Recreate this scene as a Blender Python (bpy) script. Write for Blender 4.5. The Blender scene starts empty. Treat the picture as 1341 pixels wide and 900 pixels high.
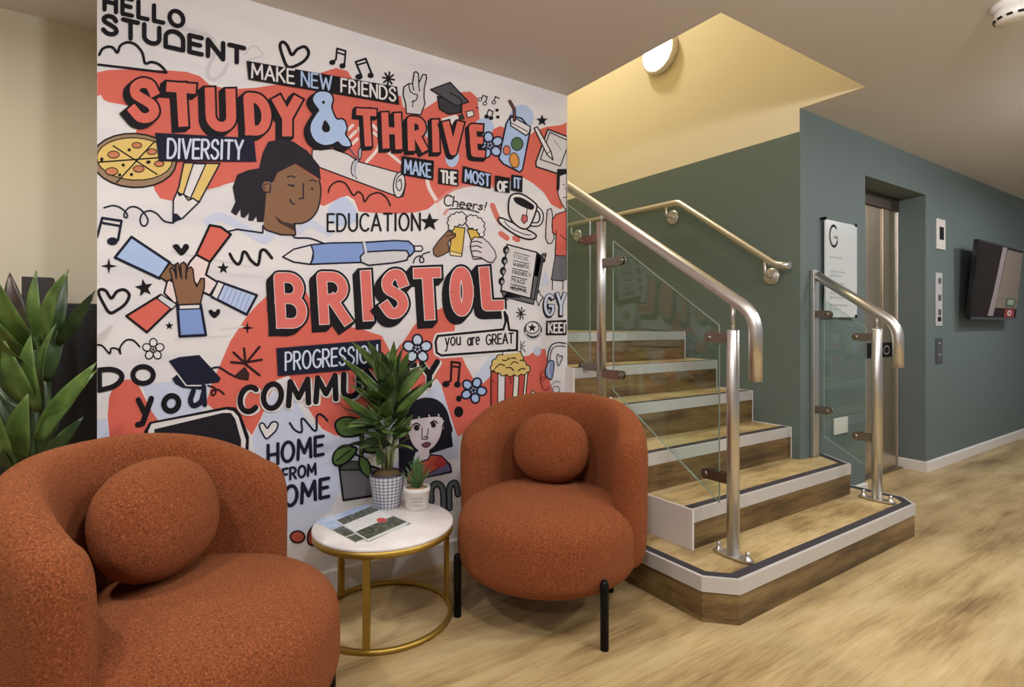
import bpy, bmesh, math, random
from mathutils import Vector, Matrix
random.seed(7)
C = bpy.context.scene.collection
SC = bpy.context.scene
H = 1.1                     # eye height of the photograph in metres; the plan below is in eye heights

# ------------------------------------------------------------------ camera
cam_data = bpy.data.cameras.new('camera')
cam = bpy.data.objects.new('camera', cam_data); C.objects.link(cam)
cam.location = (0, 0, H)
cam.rotation_euler = (math.radians(90), 0, -math.asin(0.5567))
cam_data.sensor_width = 36.0
cam_data.lens = 717.0 / 1341.0 * 36.0
cam_data.shift_y = -24.5 / 1341.0
cam_data.clip_start = 0.02
SC.camera = cam

# ------------------------------------------------------------------ colour management, world, lights
SC.view_settings.view_transform = 'Standard'
SC.view_settings.look = 'None'
SC.view_settings.gamma = 1.0
SC.view_settings.use_curve_mapping = False
SC.view_settings.exposure = 0.0
world = bpy.data.worlds.new('world'); SC.world = world
world.use_nodes = True
world.node_tree.nodes['Background'].inputs[0].default_value = (0.90, 0.94, 1.0, 1)
world.node_tree.nodes['Background'].inputs[1].default_value = 0.25

def fill_point(x, y, power, color=(0.95, 0.96, 1.0)):  # unseen all-round point light, added to brighten the upper mural and walls
    l = bpy.data.lights.new('fill_light', 'POINT'); l.shadow_soft_size = 0.07; l.energy = power; l.color = color
    o = bpy.data.objects.new('fill_light', l); C.objects.link(o); o.location = (x * H, y * H, 2.123 * H - 0.12); return o
def lamp(x, y, power, color=(0.95, 0.96, 1.0), size=0.11, z=2.123, spread=176):
    l = bpy.data.lights.new('downlight_and_fill', 'AREA'); l.shape = 'DISK'; l.size = size
    l.energy = power; l.color = color; l.spread = math.radians(spread)
    o = bpy.data.objects.new('downlight_and_fill', l); C.objects.link(o)
    o.location = (x * H, y * H, z * H - 0.03)
    return o
fill_point(0.45, 0.45, 37)
fill_point(1.55, 0.05, 39)
lamp(-0.55, 0.95, 15)
lamp(2.35, -0.55, 24)
lamp(-0.9, -0.6, 20)
lamp(-1.15, 1.95, 14, (1.0, 0.95, 0.85))  # unseen lamp added to brighten the recess wall
fill_point(3.85, 0.10, 41)
lamp(5.3, 0.45, 20, (0.92, 0.97, 1.0))
lamp(2.2, 2.9, 40, (1.0, 0.93, 0.74), 0.3, 4.3, 170)      # lamp higher up the stairwell

# ------------------------------------------------------------------ sight lines: a pixel of the photograph to a point on a real plane
UX, UZ = 0.8307, 0.5567
def ray(px, py):
    a = (px - 670.5) / 717.0
    return Vector((UX * a + UZ, -UZ * a + UX, (425.5 - py) / 717.0))
EYE = Vector((0, 0, H))
def on_y(px, py, y): r = ray(px, py); return EYE + r * (y / r.y)
def on_x(px, py, x): r = ray(px, py); return EYE + r * (x / r.x)
def on_z(px, py, z): r = ray(px, py); return EYE + r * ((z - H) / r.z)
def on_d(px, py, d): return EYE + ray(px, py) * d

# ------------------------------------------------------------------ materials
def srgb(r, g, b):
    f = lambda c: (c / 255 / 12.92) if c / 255 <= 0.04045 else ((c / 255 + 0.055) / 1.055) ** 2.4
    return (f(r), f(g), f(b), 1)
def mat(name, col, rough=0.6, metal=0.0, spec=0.5):
    m = bpy.data.materials.new(name); m.use_nodes = True
    b = m.node_tree.nodes['Principled BSDF']
    b.inputs['Base Color'].default_value = srgb(*col)
    b.inputs['Roughness'].default_value = rough
    b.inputs['Metallic'].default_value = metal
    b.inputs['Specular IOR Level'].default_value = spec
    return m
def nodes(m): return m.node_tree.nodes, m.node_tree.links, m.node_tree.nodes['Principled BSDF']
def coords(N, L, scale=(1, 1, 1), rot=(0, 0, 0)):
    t = N.new('ShaderNodeTexCoord'); mp = N.new('ShaderNodeMapping')
    mp.inputs['Scale'].default_value = scale; mp.inputs['Rotation'].default_value = rot
    L.new(t.outputs['Object'], mp.inputs[0]); return mp.outputs[0]
def noise(N, L, vec, scale, detail=4, rough=0.55):
    n = N.new('ShaderNodeTexNoise'); n.inputs['Scale'].default_value = scale
    n.inputs['Detail'].default_value = detail; n.inputs['Roughness'].default_value = rough
    L.new(vec, n.inputs['Vector']); return n.outputs['Fac']
def ramp(N, L, fac, stops):
    r = N.new('ShaderNodeValToRGB'); L.new(fac, r.inputs[0])
    e = r.color_ramp.elements
    while len(e) < len(stops): e.new(0.5)
    for i, (p, c) in enumerate(stops): e[i].position = p; e[i].color = srgb(*c)
    return r.outputs[0]
def mixc(N, L, fac, a, b, mode='MIX'):
    x = N.new('ShaderNodeMix'); x.data_type = 'RGBA'; x.blend_type = mode
    if isinstance(fac, float): x.inputs[0].default_value = fac
    else: L.new(fac, x.inputs[0])
    L.new(a, x.inputs[6]); L.new(b, x.inputs[7]); return x.outputs[2]
def bump(N, L, b, h, strength, dist):
    n = N.new('ShaderNodeBump'); n.inputs['Strength'].default_value = strength; n.inputs['Distance'].default_value = dist
    L.new(h, n.inputs['Height']); L.new(n.outputs[0], b.inputs['Normal'])

def vinyl(name, stops, sx=0.55, sy=3.2, rough=0.38, sc=2.2, sz=2.0):
    m = mat(name, (180, 150, 100), rough); N, L, b = nodes(m)
    v = coords(N, L, (sx, sy, sz))
    n1 = noise(N, L, v, sc, 8, 0.62)
    w = N.new('ShaderNodeMapping'); w.inputs['Scale'].default_value = (1, 1, 1)
    t = N.new('ShaderNodeTexCoord'); L.new(t.outputs['Object'], w.inputs[0])
    n2 = noise(N, L, w.outputs[0], 1.7, 3, 0.5)
    md = N.new('ShaderNodeMath'); md.operation = 'MULTIPLY_ADD'; md.inputs[1].default_value = 0.35
    L.new(n2, md.inputs[0])
    sb = N.new('ShaderNodeMath'); sb.operation = 'MULTIPLY_ADD'; sb.inputs[1].default_value = 0.9; sb.inputs[2].default_value = -0.13
    L.new(n1, sb.inputs[0]); L.new(sb.outputs[0], md.inputs[2])
    v3 = coords(N, L, (sx * 0.8, sy * 2.6, sz * 2), (0, 0, 0.06)); n3 = noise(N, L, v3, sc * 5, 6, 0.7)
    fn = N.new('ShaderNodeMath'); fn.operation = 'MULTIPLY_ADD'; fn.inputs[1].default_value = 0.42; L.new(n3, fn.inputs[0])
    fs = N.new('ShaderNodeMath'); fs.operation = 'ADD'; fs.inputs[1].default_value = -0.21; L.new(md.outputs[0], fs.inputs[0]); L.new(fs.outputs[0], fn.inputs[2])
    c = ramp(N, L, fn.outputs[0], stops)
    L.new(c, b.inputs['Base Color'])
    bump(N, L, b, n3, 0.05, 0.006)
    return m
M = {}
M['floor'] = vinyl('floor_vinyl', [(0.28, (114, 90, 56)), (0.40, (160, 133, 89)), (0.53, (186, 161, 114)), (0.70, (204, 182, 138))])
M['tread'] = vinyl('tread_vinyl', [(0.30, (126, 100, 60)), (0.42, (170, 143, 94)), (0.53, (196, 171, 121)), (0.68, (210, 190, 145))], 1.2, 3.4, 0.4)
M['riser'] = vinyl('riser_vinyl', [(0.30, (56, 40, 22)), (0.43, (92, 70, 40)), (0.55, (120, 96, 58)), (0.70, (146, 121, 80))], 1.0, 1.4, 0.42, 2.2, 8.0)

def paint(name, col, var=0.04):
    m = mat(name, col, 0.62, 0, 0.35); N, L, b = nodes(m)
    v = coords(N, L); n = noise(N, L, v, 140, 2); bump(N, L, b, n, 0.05, 0.002)
    return m
M['cream'] = paint('cream_paint', (226, 214, 184))
M['beige'] = paint('beige_paint', (214, 203, 180))
M['teal'] = paint('grey_green_paint', (100, 113, 111))
M['teal_warm_lit'] = paint('grey_green_warm_lit', (97, 110, 102))  # same paint as the lift wall, warm stair light mixed into its colour
M['ceil'] = paint('ceiling_paint', (214, 208, 203))
M['white'] = mat('white_gloss', (226, 220, 214), 0.4)
M['whitewall'] = paint('white_paint', (222, 217, 214))
M['steel'] = mat('brushed_steel', (214, 211, 206), 0.36, 1.0)
M['dull_steel'] = mat('satin_steel', (150, 142, 132), 0.38, 1.0)
M['nosing'] = mat('silver_nosing', (206, 203, 200), 0.45, 0.25)
M['grip'] = mat('dark_grip', (52, 46, 52), 0.75)
M['black'] = mat('black_metal', (9, 8, 8), 0.5, 0, 0.18)
M['blackbox'] = mat('black_laminate', (20, 19, 20), 0.5)
M['brass'] = mat('brushed_gold', (180, 146, 66), 0.42, 0.75)
M['marble'] = mat('white_table_top', (232, 226, 220), 0.3)
N, L, b = nodes(M['marble']); v = coords(N, L); n = noise(N, L, v, 9, 6)
L.new(ramp(N, L, n, [(0.35, (224, 217, 211)), (0.6, (236, 231, 226))]), b.inputs['Base Color'])

def boucle(name):
    m = mat(name, (170, 84, 44), 0.95, 0, 0.15); N, L, b = nodes(m)
    v = coords(N, L)
    n1 = noise(N, L, v, 215, 3, 0.7); n2 = noise(N, L, v, 700, 2, 0.6)
    c1 = ramp(N, L, n1, [(0.30, (82, 40, 20)), (0.47, (132, 67, 36)), (0.60, (151, 82, 46)), (0.75, (192, 129, 87))])
    L.new(c1, b.inputs['Base Color'])
    ad = N.new('ShaderNodeMath'); ad.operation = 'ADD'; L.new(n1, ad.inputs[0]); L.new(n2, ad.inputs[1])
    bump(N, L, b, ad.outputs[0], 0.8, 0.004)
    b.inputs['Sheen Weight'].default_value = 0.25; b.inputs['Sheen Roughness'].default_value = 0.6
    b.inputs['Sheen Tint'].default_value = srgb(220, 160, 110)
    return m
M['boucle'] = boucle('rust_boucle')

def glass(name, tint=(0.90, 0.955, 0.935), base=0.03):
    m = bpy.data.materials.new(name); m.use_nodes = True; N, L = m.node_tree.nodes, m.node_tree.links
    N.remove(N['Principled BSDF'])
    t = N.new('ShaderNodeBsdfTransparent'); t.inputs[0].default_value = (*tint, 1)
    g = N.new('ShaderNodeBsdfGlossy'); g.inputs['Roughness'].default_value = 0.02; g.inputs[0].default_value = (0.95, 1, 0.98, 1)
    lw = N.new('ShaderNodeLayerWeight'); pw = N.new('ShaderNodeMath'); pw.operation = 'POWER'; pw.inputs[1].default_value = 5.0; L.new(lw.outputs['Facing'], pw.inputs[0])
    f = N.new('ShaderNodeMath'); f.operation = 'MULTIPLY_ADD'; f.inputs[1].default_value = 0.9; f.inputs[2].default_value = 0.045; L.new(pw.outputs[0], f.inputs[0])
    mx = N.new('ShaderNodeMixShader'); L.new(f.outputs[0], mx.inputs[0]); L.new(t.outputs[0], mx.inputs[1]); L.new(g.outputs[0], mx.inputs[2])
    L.new(mx.outputs[0], N['Material Output'].inputs[0]); return m
M['glass'] = glass('clear_glass')
M['glass_edge'] = mat('glass_edge', (138, 152, 140), 0.25)

def leafmat(name, a, b_, c):
    m = mat(name, b_, 0.42); N, L, b = nodes(m)
    v = coords(N, L); n = noise(N, L, v, 14, 4)
    L.new(ramp(N, L, n, [(0.3, a), (0.5, b_), (0.72, c)]), b.inputs['Base Color'])
    return m
M['leaf'] = leafmat('green_leaf', (52, 72, 28), (76, 102, 42), (106, 130, 60))
M['leafdark'] = leafmat('dark_leaf', (26, 42, 18), (42, 64, 28), (66, 86, 44))
M['leafmaroon'] = leafmat('maroon_leaf', (38, 28, 24), (56, 40, 34), (60, 62, 40))
M['succulent'] = leafmat('succulent_leaf', (52, 84, 44), (78, 112, 62), (110, 140, 92))
M['soil'] = mat('moss_soil', (92, 74, 40), 0.95)
M['stem'] = mat('pale_stem', (126, 128, 82), 0.6)

# ------------------------------------------------------------------ mesh helpers
class MB:
    """collects shapes and links them as one mesh object"""
    def __init__(s): s.bm = bmesh.new(); s.mi = 0
    def face(s, pts, mi=None):
        try: f = s.bm.faces.new([s.bm.verts.new(p) for p in pts])
        except ValueError: return
        f.material_index = s.mi if mi is None else mi
        return f
    def box(s, a, b, mi=None, bev=0):
        x0, y0, z0 = [min(a[i], b[i]) for i in range(3)]; x1, y1, z1 = [max(a[i], b[i]) for i in range(3)]
        t = bmesh.new(); bmesh.ops.create_cube(t, size=1)
        for v in t.verts: v.co = Vector(((x0 + x1) / 2 + v.co.x * (x1 - x0), (y0 + y1) / 2 + v.co.y * (y1 - y0), (z0 + z1) / 2 + v.co.z * (z1 - z0)))
        if bev: bmesh.ops.bevel(t, geom=t.edges[:], offset=bev, segments=2, affect='EDGES', profile=0.5)
        s.merge(t, mi)
    def merge(s, t, mi=None, mtx=None):
        mp = {}
        for v in t.verts: mp[v] = s.bm.verts.new(mtx @ v.co if mtx else v.co)
        for f in t.faces:
            g = s.bm.faces.new([mp[v] for v in f.verts]); g.material_index = s.mi if mi is None else mi; g.smooth = f.smooth
        t.free()
    def prism(s, poly, z0, z1, side=None, top=None, bottom=True):
        n = len(poly)
        lo = [s.bm.verts.new((p[0], p[1], z0)) for p in poly]; hi = [s.bm.verts.new((p[0], p[1], z1)) for p in poly]
        f = s.bm.faces.new(hi); f.material_index = s.mi if top is None else top
        if bottom: f = s.bm.faces.new(lo[::-1]); f.material_index = s.mi if side is None else side
        for i in range(n):
            f = s.bm.faces.new((lo[i], lo[(i + 1) % n], hi[(i + 1) % n], hi[i])); f.material_index = s.mi if side is None else side
    def grid(s, rows, close_u=False, close_v=False, smooth=True, mi=None, cap0=False, cap1=False):
        vs = [[s.bm.verts.new(p) for p in r] for r in rows]
        nr, nc = len(vs), len(vs[0])
        for i in range(nr if close_v else nr - 1):
            for j in range(nc if close_u else nc - 1):
                q = (vs[i][j], vs[i][(j + 1) % nc], vs[(i + 1) % nr][(j + 1) % nc], vs[(i + 1) % nr][j])
                f = s.bm.faces.new(q); f.smooth = smooth; f.material_index = s.mi if mi is None else mi
        if cap0: f = s.bm.faces.new(vs[0][::-1]); f.material_index = s.mi if mi is None else mi
        if cap1: f = s.bm.faces.new(vs[-1]); f.material_index = s.mi if mi is None else mi
    def lathe(s, prof, c=(0, 0, 0), n=48, mi=None, axis='Z', closed=False):
        rows = []
        for r, z in prof:
            row = []
            for k in range(n):
                a = 2 * math.pi * k / n
                p = (r * math.cos(a), r * math.sin(a), z)
                if axis == 'X': p = (-p[2], p[0], p[1])
                if axis == 'Y': p = (p[0], -p[2], p[1])
                row.append((c[0] + p[0], c[1] + p[1], c[2] + p[2]))
            rows.append(row)
        s.grid(rows, close_u=True, close_v=closed, mi=mi, cap0=not closed and prof[0][0] > 1e-4, cap1=not closed and prof[-1][0] > 1e-4)
    def tube(s, pts, r, n=12, mi=None, caps=True):
        pts = [Vector(p) for p in pts]; rows = []
        d = (pts[1] - pts[0]).normalized()
        up = Vector((0, 0, 1)) if abs(d.z) < 0.9 else Vector((1, 0, 0))
        a = d.cross(up).normalized(); b = d.cross(a).normalized()
        for i, p in enumerate(pts):
            t = (pts[min(i + 1, len(pts) - 1)] - pts[max(i - 1, 0)]).normalized()
            a = (a - t * a.dot(t)).normalized(); b = t.cross(a).normalized()
            rr = r[i] if isinstance(r, (list, tuple)) else r
            rows.append([p + (a * math.cos(2 * math.pi * k / n) + b * math.sin(2 * math.pi * k / n)) * rr for k in range(n)])
        s.grid(rows, close_u=True, mi=mi, cap0=caps, cap1=caps)
    def build(s, name, mats, parent=None, smooth_angle=None):
        me = bpy.data.meshes.new(name)
        bmesh.ops.recalc_face_normals(s.bm, faces=s.bm.faces[:])
        s.bm.to_mesh(me); s.bm.free()
        for m in (mats if isinstance(mats, (list, tuple)) else [mats]): me.materials.append(m)
        o = bpy.data.objects.new(name, me); C.objects.link(o)
        if parent: o.parent = parent
        return o
def arcpath(pts, rad, seg=6):
    """rounds the corners of a polyline"""
    pts = [Vector(p) for p in pts]; out = [pts[0]]
    for i in range(1, len(pts) - 1):
        a, b, c = pts[i - 1], pts[i], pts[i + 1]
        d1 = (a - b).normalized(); d2 = (c - b).normalized()
        r = min(rad, (a - b).length * 0.45, (c - b).length * 0.45)
        p0 = b + d1 * r; p2 = b + d2 * r
        for k in range(seg + 1):
            t = k / seg; out.append(p0 * (1 - t) ** 2 + b * 2 * t * (1 - t) + p2 * t * t)
    out.append(pts[-1]); return out
def thing(name, label, cat, loc=(0, 0, 0), rz=0, group=None):
    o = bpy.data.objects.new(name, None); C.objects.link(o); o.empty_display_size = 0.05
    o.location = loc; o.rotation_euler = (0, 0, rz); o['label'] = label; o['category'] = cat
    if group: o['group'] = group
    return o
def tag(o, label, cat, group=None):
    o['label'] = label; o['category'] = cat
    if group: o['group'] = group
    return o
def struct(o): o['kind'] = 'structure'; return o
def hp(*p): return tuple(c * H for c in p)

# ------------------------------------------------------------------ the room
MY, LY, SX, MX0, MX1, CZ = 2.08 * H, 1.525 * H, 2.82 * H, -0.121 * H, 1.72 * H, 2.123 * H
OY = 1.217 * H                                       # front edge of the stairwell opening
m = MB(); m.box((-3.2 * H, -3.5 * H, -0.1), (7.5 * H, 4.3 * H, 0)); struct(m.build('floor', M['floor']))
m = MB()                                             # ceiling slab around the stairwell opening
m.box((-3.2 * H, -3.5 * H, CZ), (7.5 * H, OY, CZ + 0.2))
m.box((-3.2 * H, OY, CZ), (MX1, 4.3 * H, CZ + 0.2))
m.box((SX + 0.02, OY, CZ), (7.5 * H, 4.3 * H, CZ + 0.2)); struct(m.build('ceiling', M['ceil']))
m = MB(); m.box((MX0, MY, 0), (MX1, 4.3 * H, CZ)); struct(m.build('wall_mural', M['whitewall']))
m = MB(); m.box((-3.2 * H, 2.62 * H, 0), (MX0, 2.74 * H, CZ)); struct(m.build('wall_recess', M['beige']))
m = MB(); m.box((-3.3 * H, -3.5 * H, 0), (-3.2 * H, 2.74 * H, CZ)); struct(m.build('wall_left', M['beige']))
PZ = 2.003 * H                                       # painted dado of the stair wall
m = MB()
m.box((SX, LY + 0.004, 0), (SX + 0.12, 4.3 * H, PZ), 0)
m.box((SX, LY + 0.004, PZ), (SX + 0.12, 4.3 * H, CZ), 1)
m.box((SX, OY, CZ), (SX + 0.018, 4.3 * H, 4.6 * H), 1)
struct(m.build('wall_stair', [M['teal_warm_lit'], M['cream']]))
m = MB(); m.box((MX1 - 0.1, OY - 0.1, CZ + 0.2), (MX1, 4.3 * H, 4.6 * H)); m.box((MX1 - 0.1, OY - 0.1, CZ + 0.2), (SX, OY, 4.6 * H)); m.box((MX1 - 0.1, OY - 0.1, 4.6 * H), (SX + 0.1, 4.4 * H, 4.7 * H))
m.box((MX1, 4.3 * H, 0), (SX + 0.12, 4.4 * H, 4.6 * H)); struct(m.build('wall_stairwell', M['cream']))
# lift wall with its doorway
DX0, DX1, DZ, DY = 3.533 * H, 4.403 * H, 1.883 * H, 1.709 * H
m = MB()
m.box((SX + 0.0, LY, 0), (DX0, LY + 0.0035, CZ)); m.box((SX + 0.121, LY + 0.0035, 0), (DX0, DY + 0.1, CZ)); m.box((DX1, LY, 0), (7.5 * H, DY + 0.1, CZ)); m.box((DX0, LY, DZ), (DX1, DY + 0.1, CZ))
struct(m.build('wall_lift', M['teal']))
def skirting(name, pts, h=0.078, t=0.016):
    m = MB()
    for (x0, y0), (x1, y1) in zip(pts[:-1], pts[1:]):
        d = Vector((x1 - x0, y1 - y0, 0)).normalized(); n = Vector((d.y, -d.x, 0))
        a = Vector((x0, y0, 0)) - d * 0.0; b = Vector((x1, y1, 0)) + d * 0.0
        prof = [(0, 0), (t, 0), (t, h - 0.006), (t - 0.006, h), (0, h)]
        m.grid([[a + n * p + Vector((0, 0, z)) for p, z in prof], [b + n * p + Vector((0, 0, z)) for p, z in prof]], close_u=True, smooth=False, cap0=True, cap1=True)
    return struct(m.build(name, M['white']))
skirting('baseboard_mural', [(MX0 + 0.003, MY), (1.555 * H, MY)], 0.095)
skirting('baseboard_lift', [(DX1, DY - 0.0305), (DX1, LY + 0.0002)])
skirting('baseboard_right', [(DX1 - 0.016, LY), (7.5 * H, LY)])
skirting('baseboard_left', [(3.105 * H, LY), (DX0 + 0.001, LY)])
# lift doors, frame and sill
d1 = bpy.data.objects.new('door_1', None); C.objects.link(d1); d1.location = ((DX0 + DX1) / 2, DY, 0); struct(d1)
brushed = mat('door_steel', (205, 188, 166), 0.28, 0.9)
N, L, b = nodes(brushed); v = coords(N, L, (300, 300, 2)); bump(N, L, b, noise(N, L, v, 3, 2), 0.08, 0.002)
def kid(m, name, mats, par):
    o = m.build(name, mats); o.parent = par; o.matrix_parent_inverse = Matrix.Translation(-Vector(par.location)); return o
lw = (DX1 - 0.02 - DX0) / 4
for k in range(4):
    m = MB(); x = DX0 + k * lw
    m.box((x + 0.0025, DY - 0.012 - (0.008 if k in (0, 3) else 0), 0.012), (x + lw - 0.0025, DY + 0.02, DZ - 0.10), bev=0.002)
    kid(m, 'door_panel', brushed, d1)
m = MB(); m.box((DX0, DY - 0.03, DZ - 0.10), (DX1, DY + 0.02, DZ - 0.0005), bev=0.003); kid(m, 'door_header', mat('header_steel', (96, 84, 74), 0.4, 0.8), d1)
m = MB(); m.box((DX1 - 0.02, DY - 0.03, 0), (DX1 - 0.0005, DY + 0.02, DZ - 0.10), bev=0.003); kid(m, 'door_jamb', M['steel'], d1)
m = MB(); m.box((DX0, DY - 0.06, 0.0005), (DX1, DY + 0.02, 0.012)); kid(m, 'door_sill', M['dull_steel'], d1)
m = MB(); m.box((DX0, DY + 0.02, 0), (DX1, DY + 0.06, DZ)); kid(m, 'lift_shaft_panel', M['blackbox'], d1)

# ------------------------------------------------------------------ staircase
SZ = [0.151, 0.301, 0.461, 0.630, 0.789, 0.957]
SY = [1.090, 1.336, 1.575, 1.795, 2.025, 2.255]
XL = 1.714
st = thing('staircase', 'short flight of beige vinyl stairs with silver nosings, rising beside the mural wall', 'staircase', hp(2.3, 1.09, 0))
def offset(path, d):
    out = []
    for i, p in enumerate(path):
        p = Vector(p); ns = []
        if i > 0: e = (p - Vector(path[i - 1])).normalized(); ns.append(Vector((-e.y, e.x)))
        if i < len(path) - 1: e = (Vector(path[i + 1]) - p).normalized(); ns.append(Vector((-e.y, e.x)))
        n = sum(ns, Vector((0, 0))); n.normalize(); k = d / max(0.3, n.dot(ns[0]))
        out.append(p + n * k)
    return out
eps = 0.002
edge1 = [(1.557, 2.06), (1.557, 1.175), (1.64, 1.09), (3.02, 1.09), (3.10, 1.165), (3.10, 1.523)]
edge2 = [(XL + eps, 1.336), (2.935, 1.336), (3.05, 1.523)]
for i in range(6):
    z0 = 0 if i == 0 else SZ[i - 1]; z1 = SZ[i]
    if i == 0: edge, back = edge1, [(2.818, 1.523), (2.818, 2.075), (1.725, 2.075)]
    elif i == 1: edge, back = edge2, [(2.818, 1.523), (2.818, 1.60), (XL + eps, 1.60)]
    else:
        y1 = SY[i + 1] + 0.02 if i < 5 else 3.88
        edge = [(XL + eps if SY[i] < 2.07 else 1.722, SY[i]), (2.818, SY[i])]
        back = [(2.818, y1), (1.722, y1)]
        if SY[i] < 2.07: back += [(1.722, 2.075), (XL + eps, 2.075)] if y1 > 2.08 else []
        if SY[i] < 2.07 and y1 <= 2.08: back = [(2.818, y1), (XL + eps, y1)]
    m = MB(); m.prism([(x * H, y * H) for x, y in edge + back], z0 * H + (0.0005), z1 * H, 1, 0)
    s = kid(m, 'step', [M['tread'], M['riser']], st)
    e = [(x * H, y * H) for x, y in edge]
    m = MB(); out = offset(e, -0.004); inn = offset(e, 0.010); zt, zb = z1 * H + 0.002, (z1 - 0.048) * H
    for a in range(len(e) - 1):
        p = [out[a], out[a + 1], inn[a + 1], inn[a]]
        m.prism([(q.x, q.y) for q in p], zb, zt)
    kid(m, 'nosing', M['nosing'], s)
    m = MB(); out = offset(e, 0.010); inn = offset(e, 0.048)
    for a in range(len(e) - 1):
        p = [out[a], out[a + 1], inn[a + 1], inn[a]]
        m.prism([(q.x, q.y) for q in p], z1 * H - 0.002, z1 * H + 0.0025)
    kid(m, 'grip_strip', M['grip'], s)
for i in range(2, 6):
    m = MB(); m.box((2.818 * H + 0.0001, SY[i] * H - 0.007, SZ[i - 1] * H), (2.818 * H - 0.008, SY[i] * H - 0.0045, SZ[i] * H + 0.004))
    if i < 5: m.box((2.818 * H + 0.0001, SY[i] * H - 0.007, SZ[i] * H), (2.818 * H - 0.005, SY[i + 1] * H, SZ[i] * H + 0.004))
    kid(m, 'edge_trim', M['white'], st)
# white stringer closing the left side of the upper steps
m = MB()
poly = [(1.330, SZ[0] * H + 0.0006)]
for i in range(1, 5):
    poly += [(SY[i] - 0.006, (SZ[i - 1] if i > 1 else SZ[0]) * H + (0.004 if i > 1 else 0.0006)), (SY[i] - 0.006, SZ[i] * H + 0.004)]
poly += [(2.079, SZ[4] * H + 0.004), (2.079, SZ[0] * H + 0.0006)]
poly = poly[1:]
rows = [[(x * H, y * H, z) for y, z in poly] for x in (XL - 0.008, XL + eps * 0.9)]
m.grid(rows, close_u=True, smooth=False, cap0=True, cap1=True)
kid(m, 'stringer', M['white'], st)['label'] = 'white panel closing the side of the steps'

# ------------------------------------------------------------------ balustrades
def balustrade_post(par, x, y, z, htop, rail_z, off, plate_y=0.105):
    """steel post on an elongated base plate; clamp plates reach along the flight to the glass"""
    m = MB(); m.lathe([(0.0, 0), (0.0245, 0), (0.0245, htop - 0.003), (0.0215, htop), (0, htop)], (x, y, z + 0.007), 24)
    m.lathe([(0, 0), (0.0075, 0), (0.0075, rail_z - z - htop), (0, rail_z - z - htop)], (x, y, z + htop), 12)
    p = kid(m, 'post', M['steel'], par)
    m = MB(); pl = []
    for k in range(24):
        a = 2 * math.pi * k / 24; c, s_ = math.cos(a), math.sin(a)
        pl.append((x + 0.030 * c, y + math.copysign(abs(s_) ** 0.8, s_) * plate_y * 0.85))
    m.prism(pl, z + 0.003, z + 0.010); bp = kid(m, 'base_plate', M['steel'], par)
    for sgn in (-1, 1):
        m = MB(); m.lathe([(0, 0), (0.015, 0), (0.015, 0.003), (0.0095, 0.004), (0.0095, 0.022), (0.008, 0.028), (0.004, 0.031), (0, 0.032)], (x, y + sgn * plate_y * 0.62, z + 0.010), 16)
        bo = kid(m, 'bolt', M['steel'], par)
    return p
def clamp(par, x, y, z, dy):
    m = MB(); prof = []
    hw, L_ = 0.021, abs(dy); s_ = math.copysign(1, dy)
    pts = [(0, -hw), (L_ - hw, -hw)] + [(L_ - hw + hw * math.sin(a), -hw * math.cos(a)) for a in [math.pi * k / 8 for k in range(1, 8)]] + [(L_ - hw, hw), (0, hw)]
    for xa, xb in ((x - 0.016, x - 0.0065), (x + 0.0065, x + 0.016)):
        m.grid([[(xx, y + s_ * p, z + q) for p, q in pts] for xx in (xa, xb)], close_u=True, smooth=False, cap0=True, cap1=True)
    m.lathe([(0, -0.018), (0.011, -0.018), (0.011, 0.018), (0, 0.018)], (x, y + s_ * (L_ - hw), z), 12, axis='X')
    return kid(m, 'glass_clamp', M['dull_steel'], par)
def panel(par, x, poly, name='glass_panel'):
    m = MB(); n = len(poly)
    for xx in (x - 0.005, x + 0.005): m.face([(xx, y, z) for y, z in poly], 0)
    for i in range(n):
        (ya, za), (yb, zb) = poly[i], poly[(i + 1) % n]
        m.face([(x - 0.005, ya, za), (x - 0.005, yb, zb), (x + 0.005, yb, zb), (x + 0.005, ya, za)], 1)
    return kid(m, name, [M['glass'], M['glass_edge']], par)

bl = thing('balustrade', 'stainless steel and glass balustrade on the mural side of the stairs', 'balustrade', hp(1.784, 1.212, 0.151))
X = 1.784
def rz(y): return 1.09 + (y - 1.205) * 0.648          # height of the rail axis along the flight
rail = [(X, 1.123, 0.80), (X, 1.123, rz(1.123)), (X, 2.9, rz(2.9))]
m = MB(); m.tube(arcpath([hp(*p) for p in rail], 0.075, 8), 0.0255, 20); kid(m, 'handrail', M['steel'], bl)
balustrade_post(bl, X * H, 1.212 * H, 0.151 * H + 0.002, 0.822 * H, (rz(1.212) - 0.01) * H, 1)
balustrade_post(bl, X * H, 1.906 * H, 0.630 * H, 0.846 * H, (rz(1.906) - 0.01) * H, 1)
panel(bl, X * H, [(y * H, z * H) for y, z in [(1.269, 0.336), (1.269, 0.998), (1.828, 1.387), (1.828, 0.70)]])
panel(bl, X * H, [(y * H, z * H) for y, z in [(1.985, 0.80), (1.985, 1.50), (2.85, 2.07), (2.85, 1.36)]])
for y, z, dy in ((1.212, 0.951, 0.095), (1.212, 0.435, 0.11), (1.906, 1.29, -0.13), (1.906, 0.772, -0.13), (1.906, 1.41, 0.13), (1.906, 0.80, 0.13)):
    clamp(bl, X * H, (y + math.copysign(0.018, dy)) * H, z * H, dy * H)
br = thing('balustrade', 'shorter steel and glass balustrade between the stairs and the lift wall', 'balustrade', hp(2.93, 1.215, 0.151))
X2 = 2.935
def rz2(y): return 1.06 + (y - 1.215) * 0.70
rail = [(X2, 1.125, 0.80), (X2, 1.125, rz2(1.125)), (X2, 1.50, rz2(1.50))]
m = MB(); m.tube(arcpath([hp(*p) for p in rail], 0.075, 8), 0.0255, 20); kid(m, 'handrail', M['steel'], br)
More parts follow.
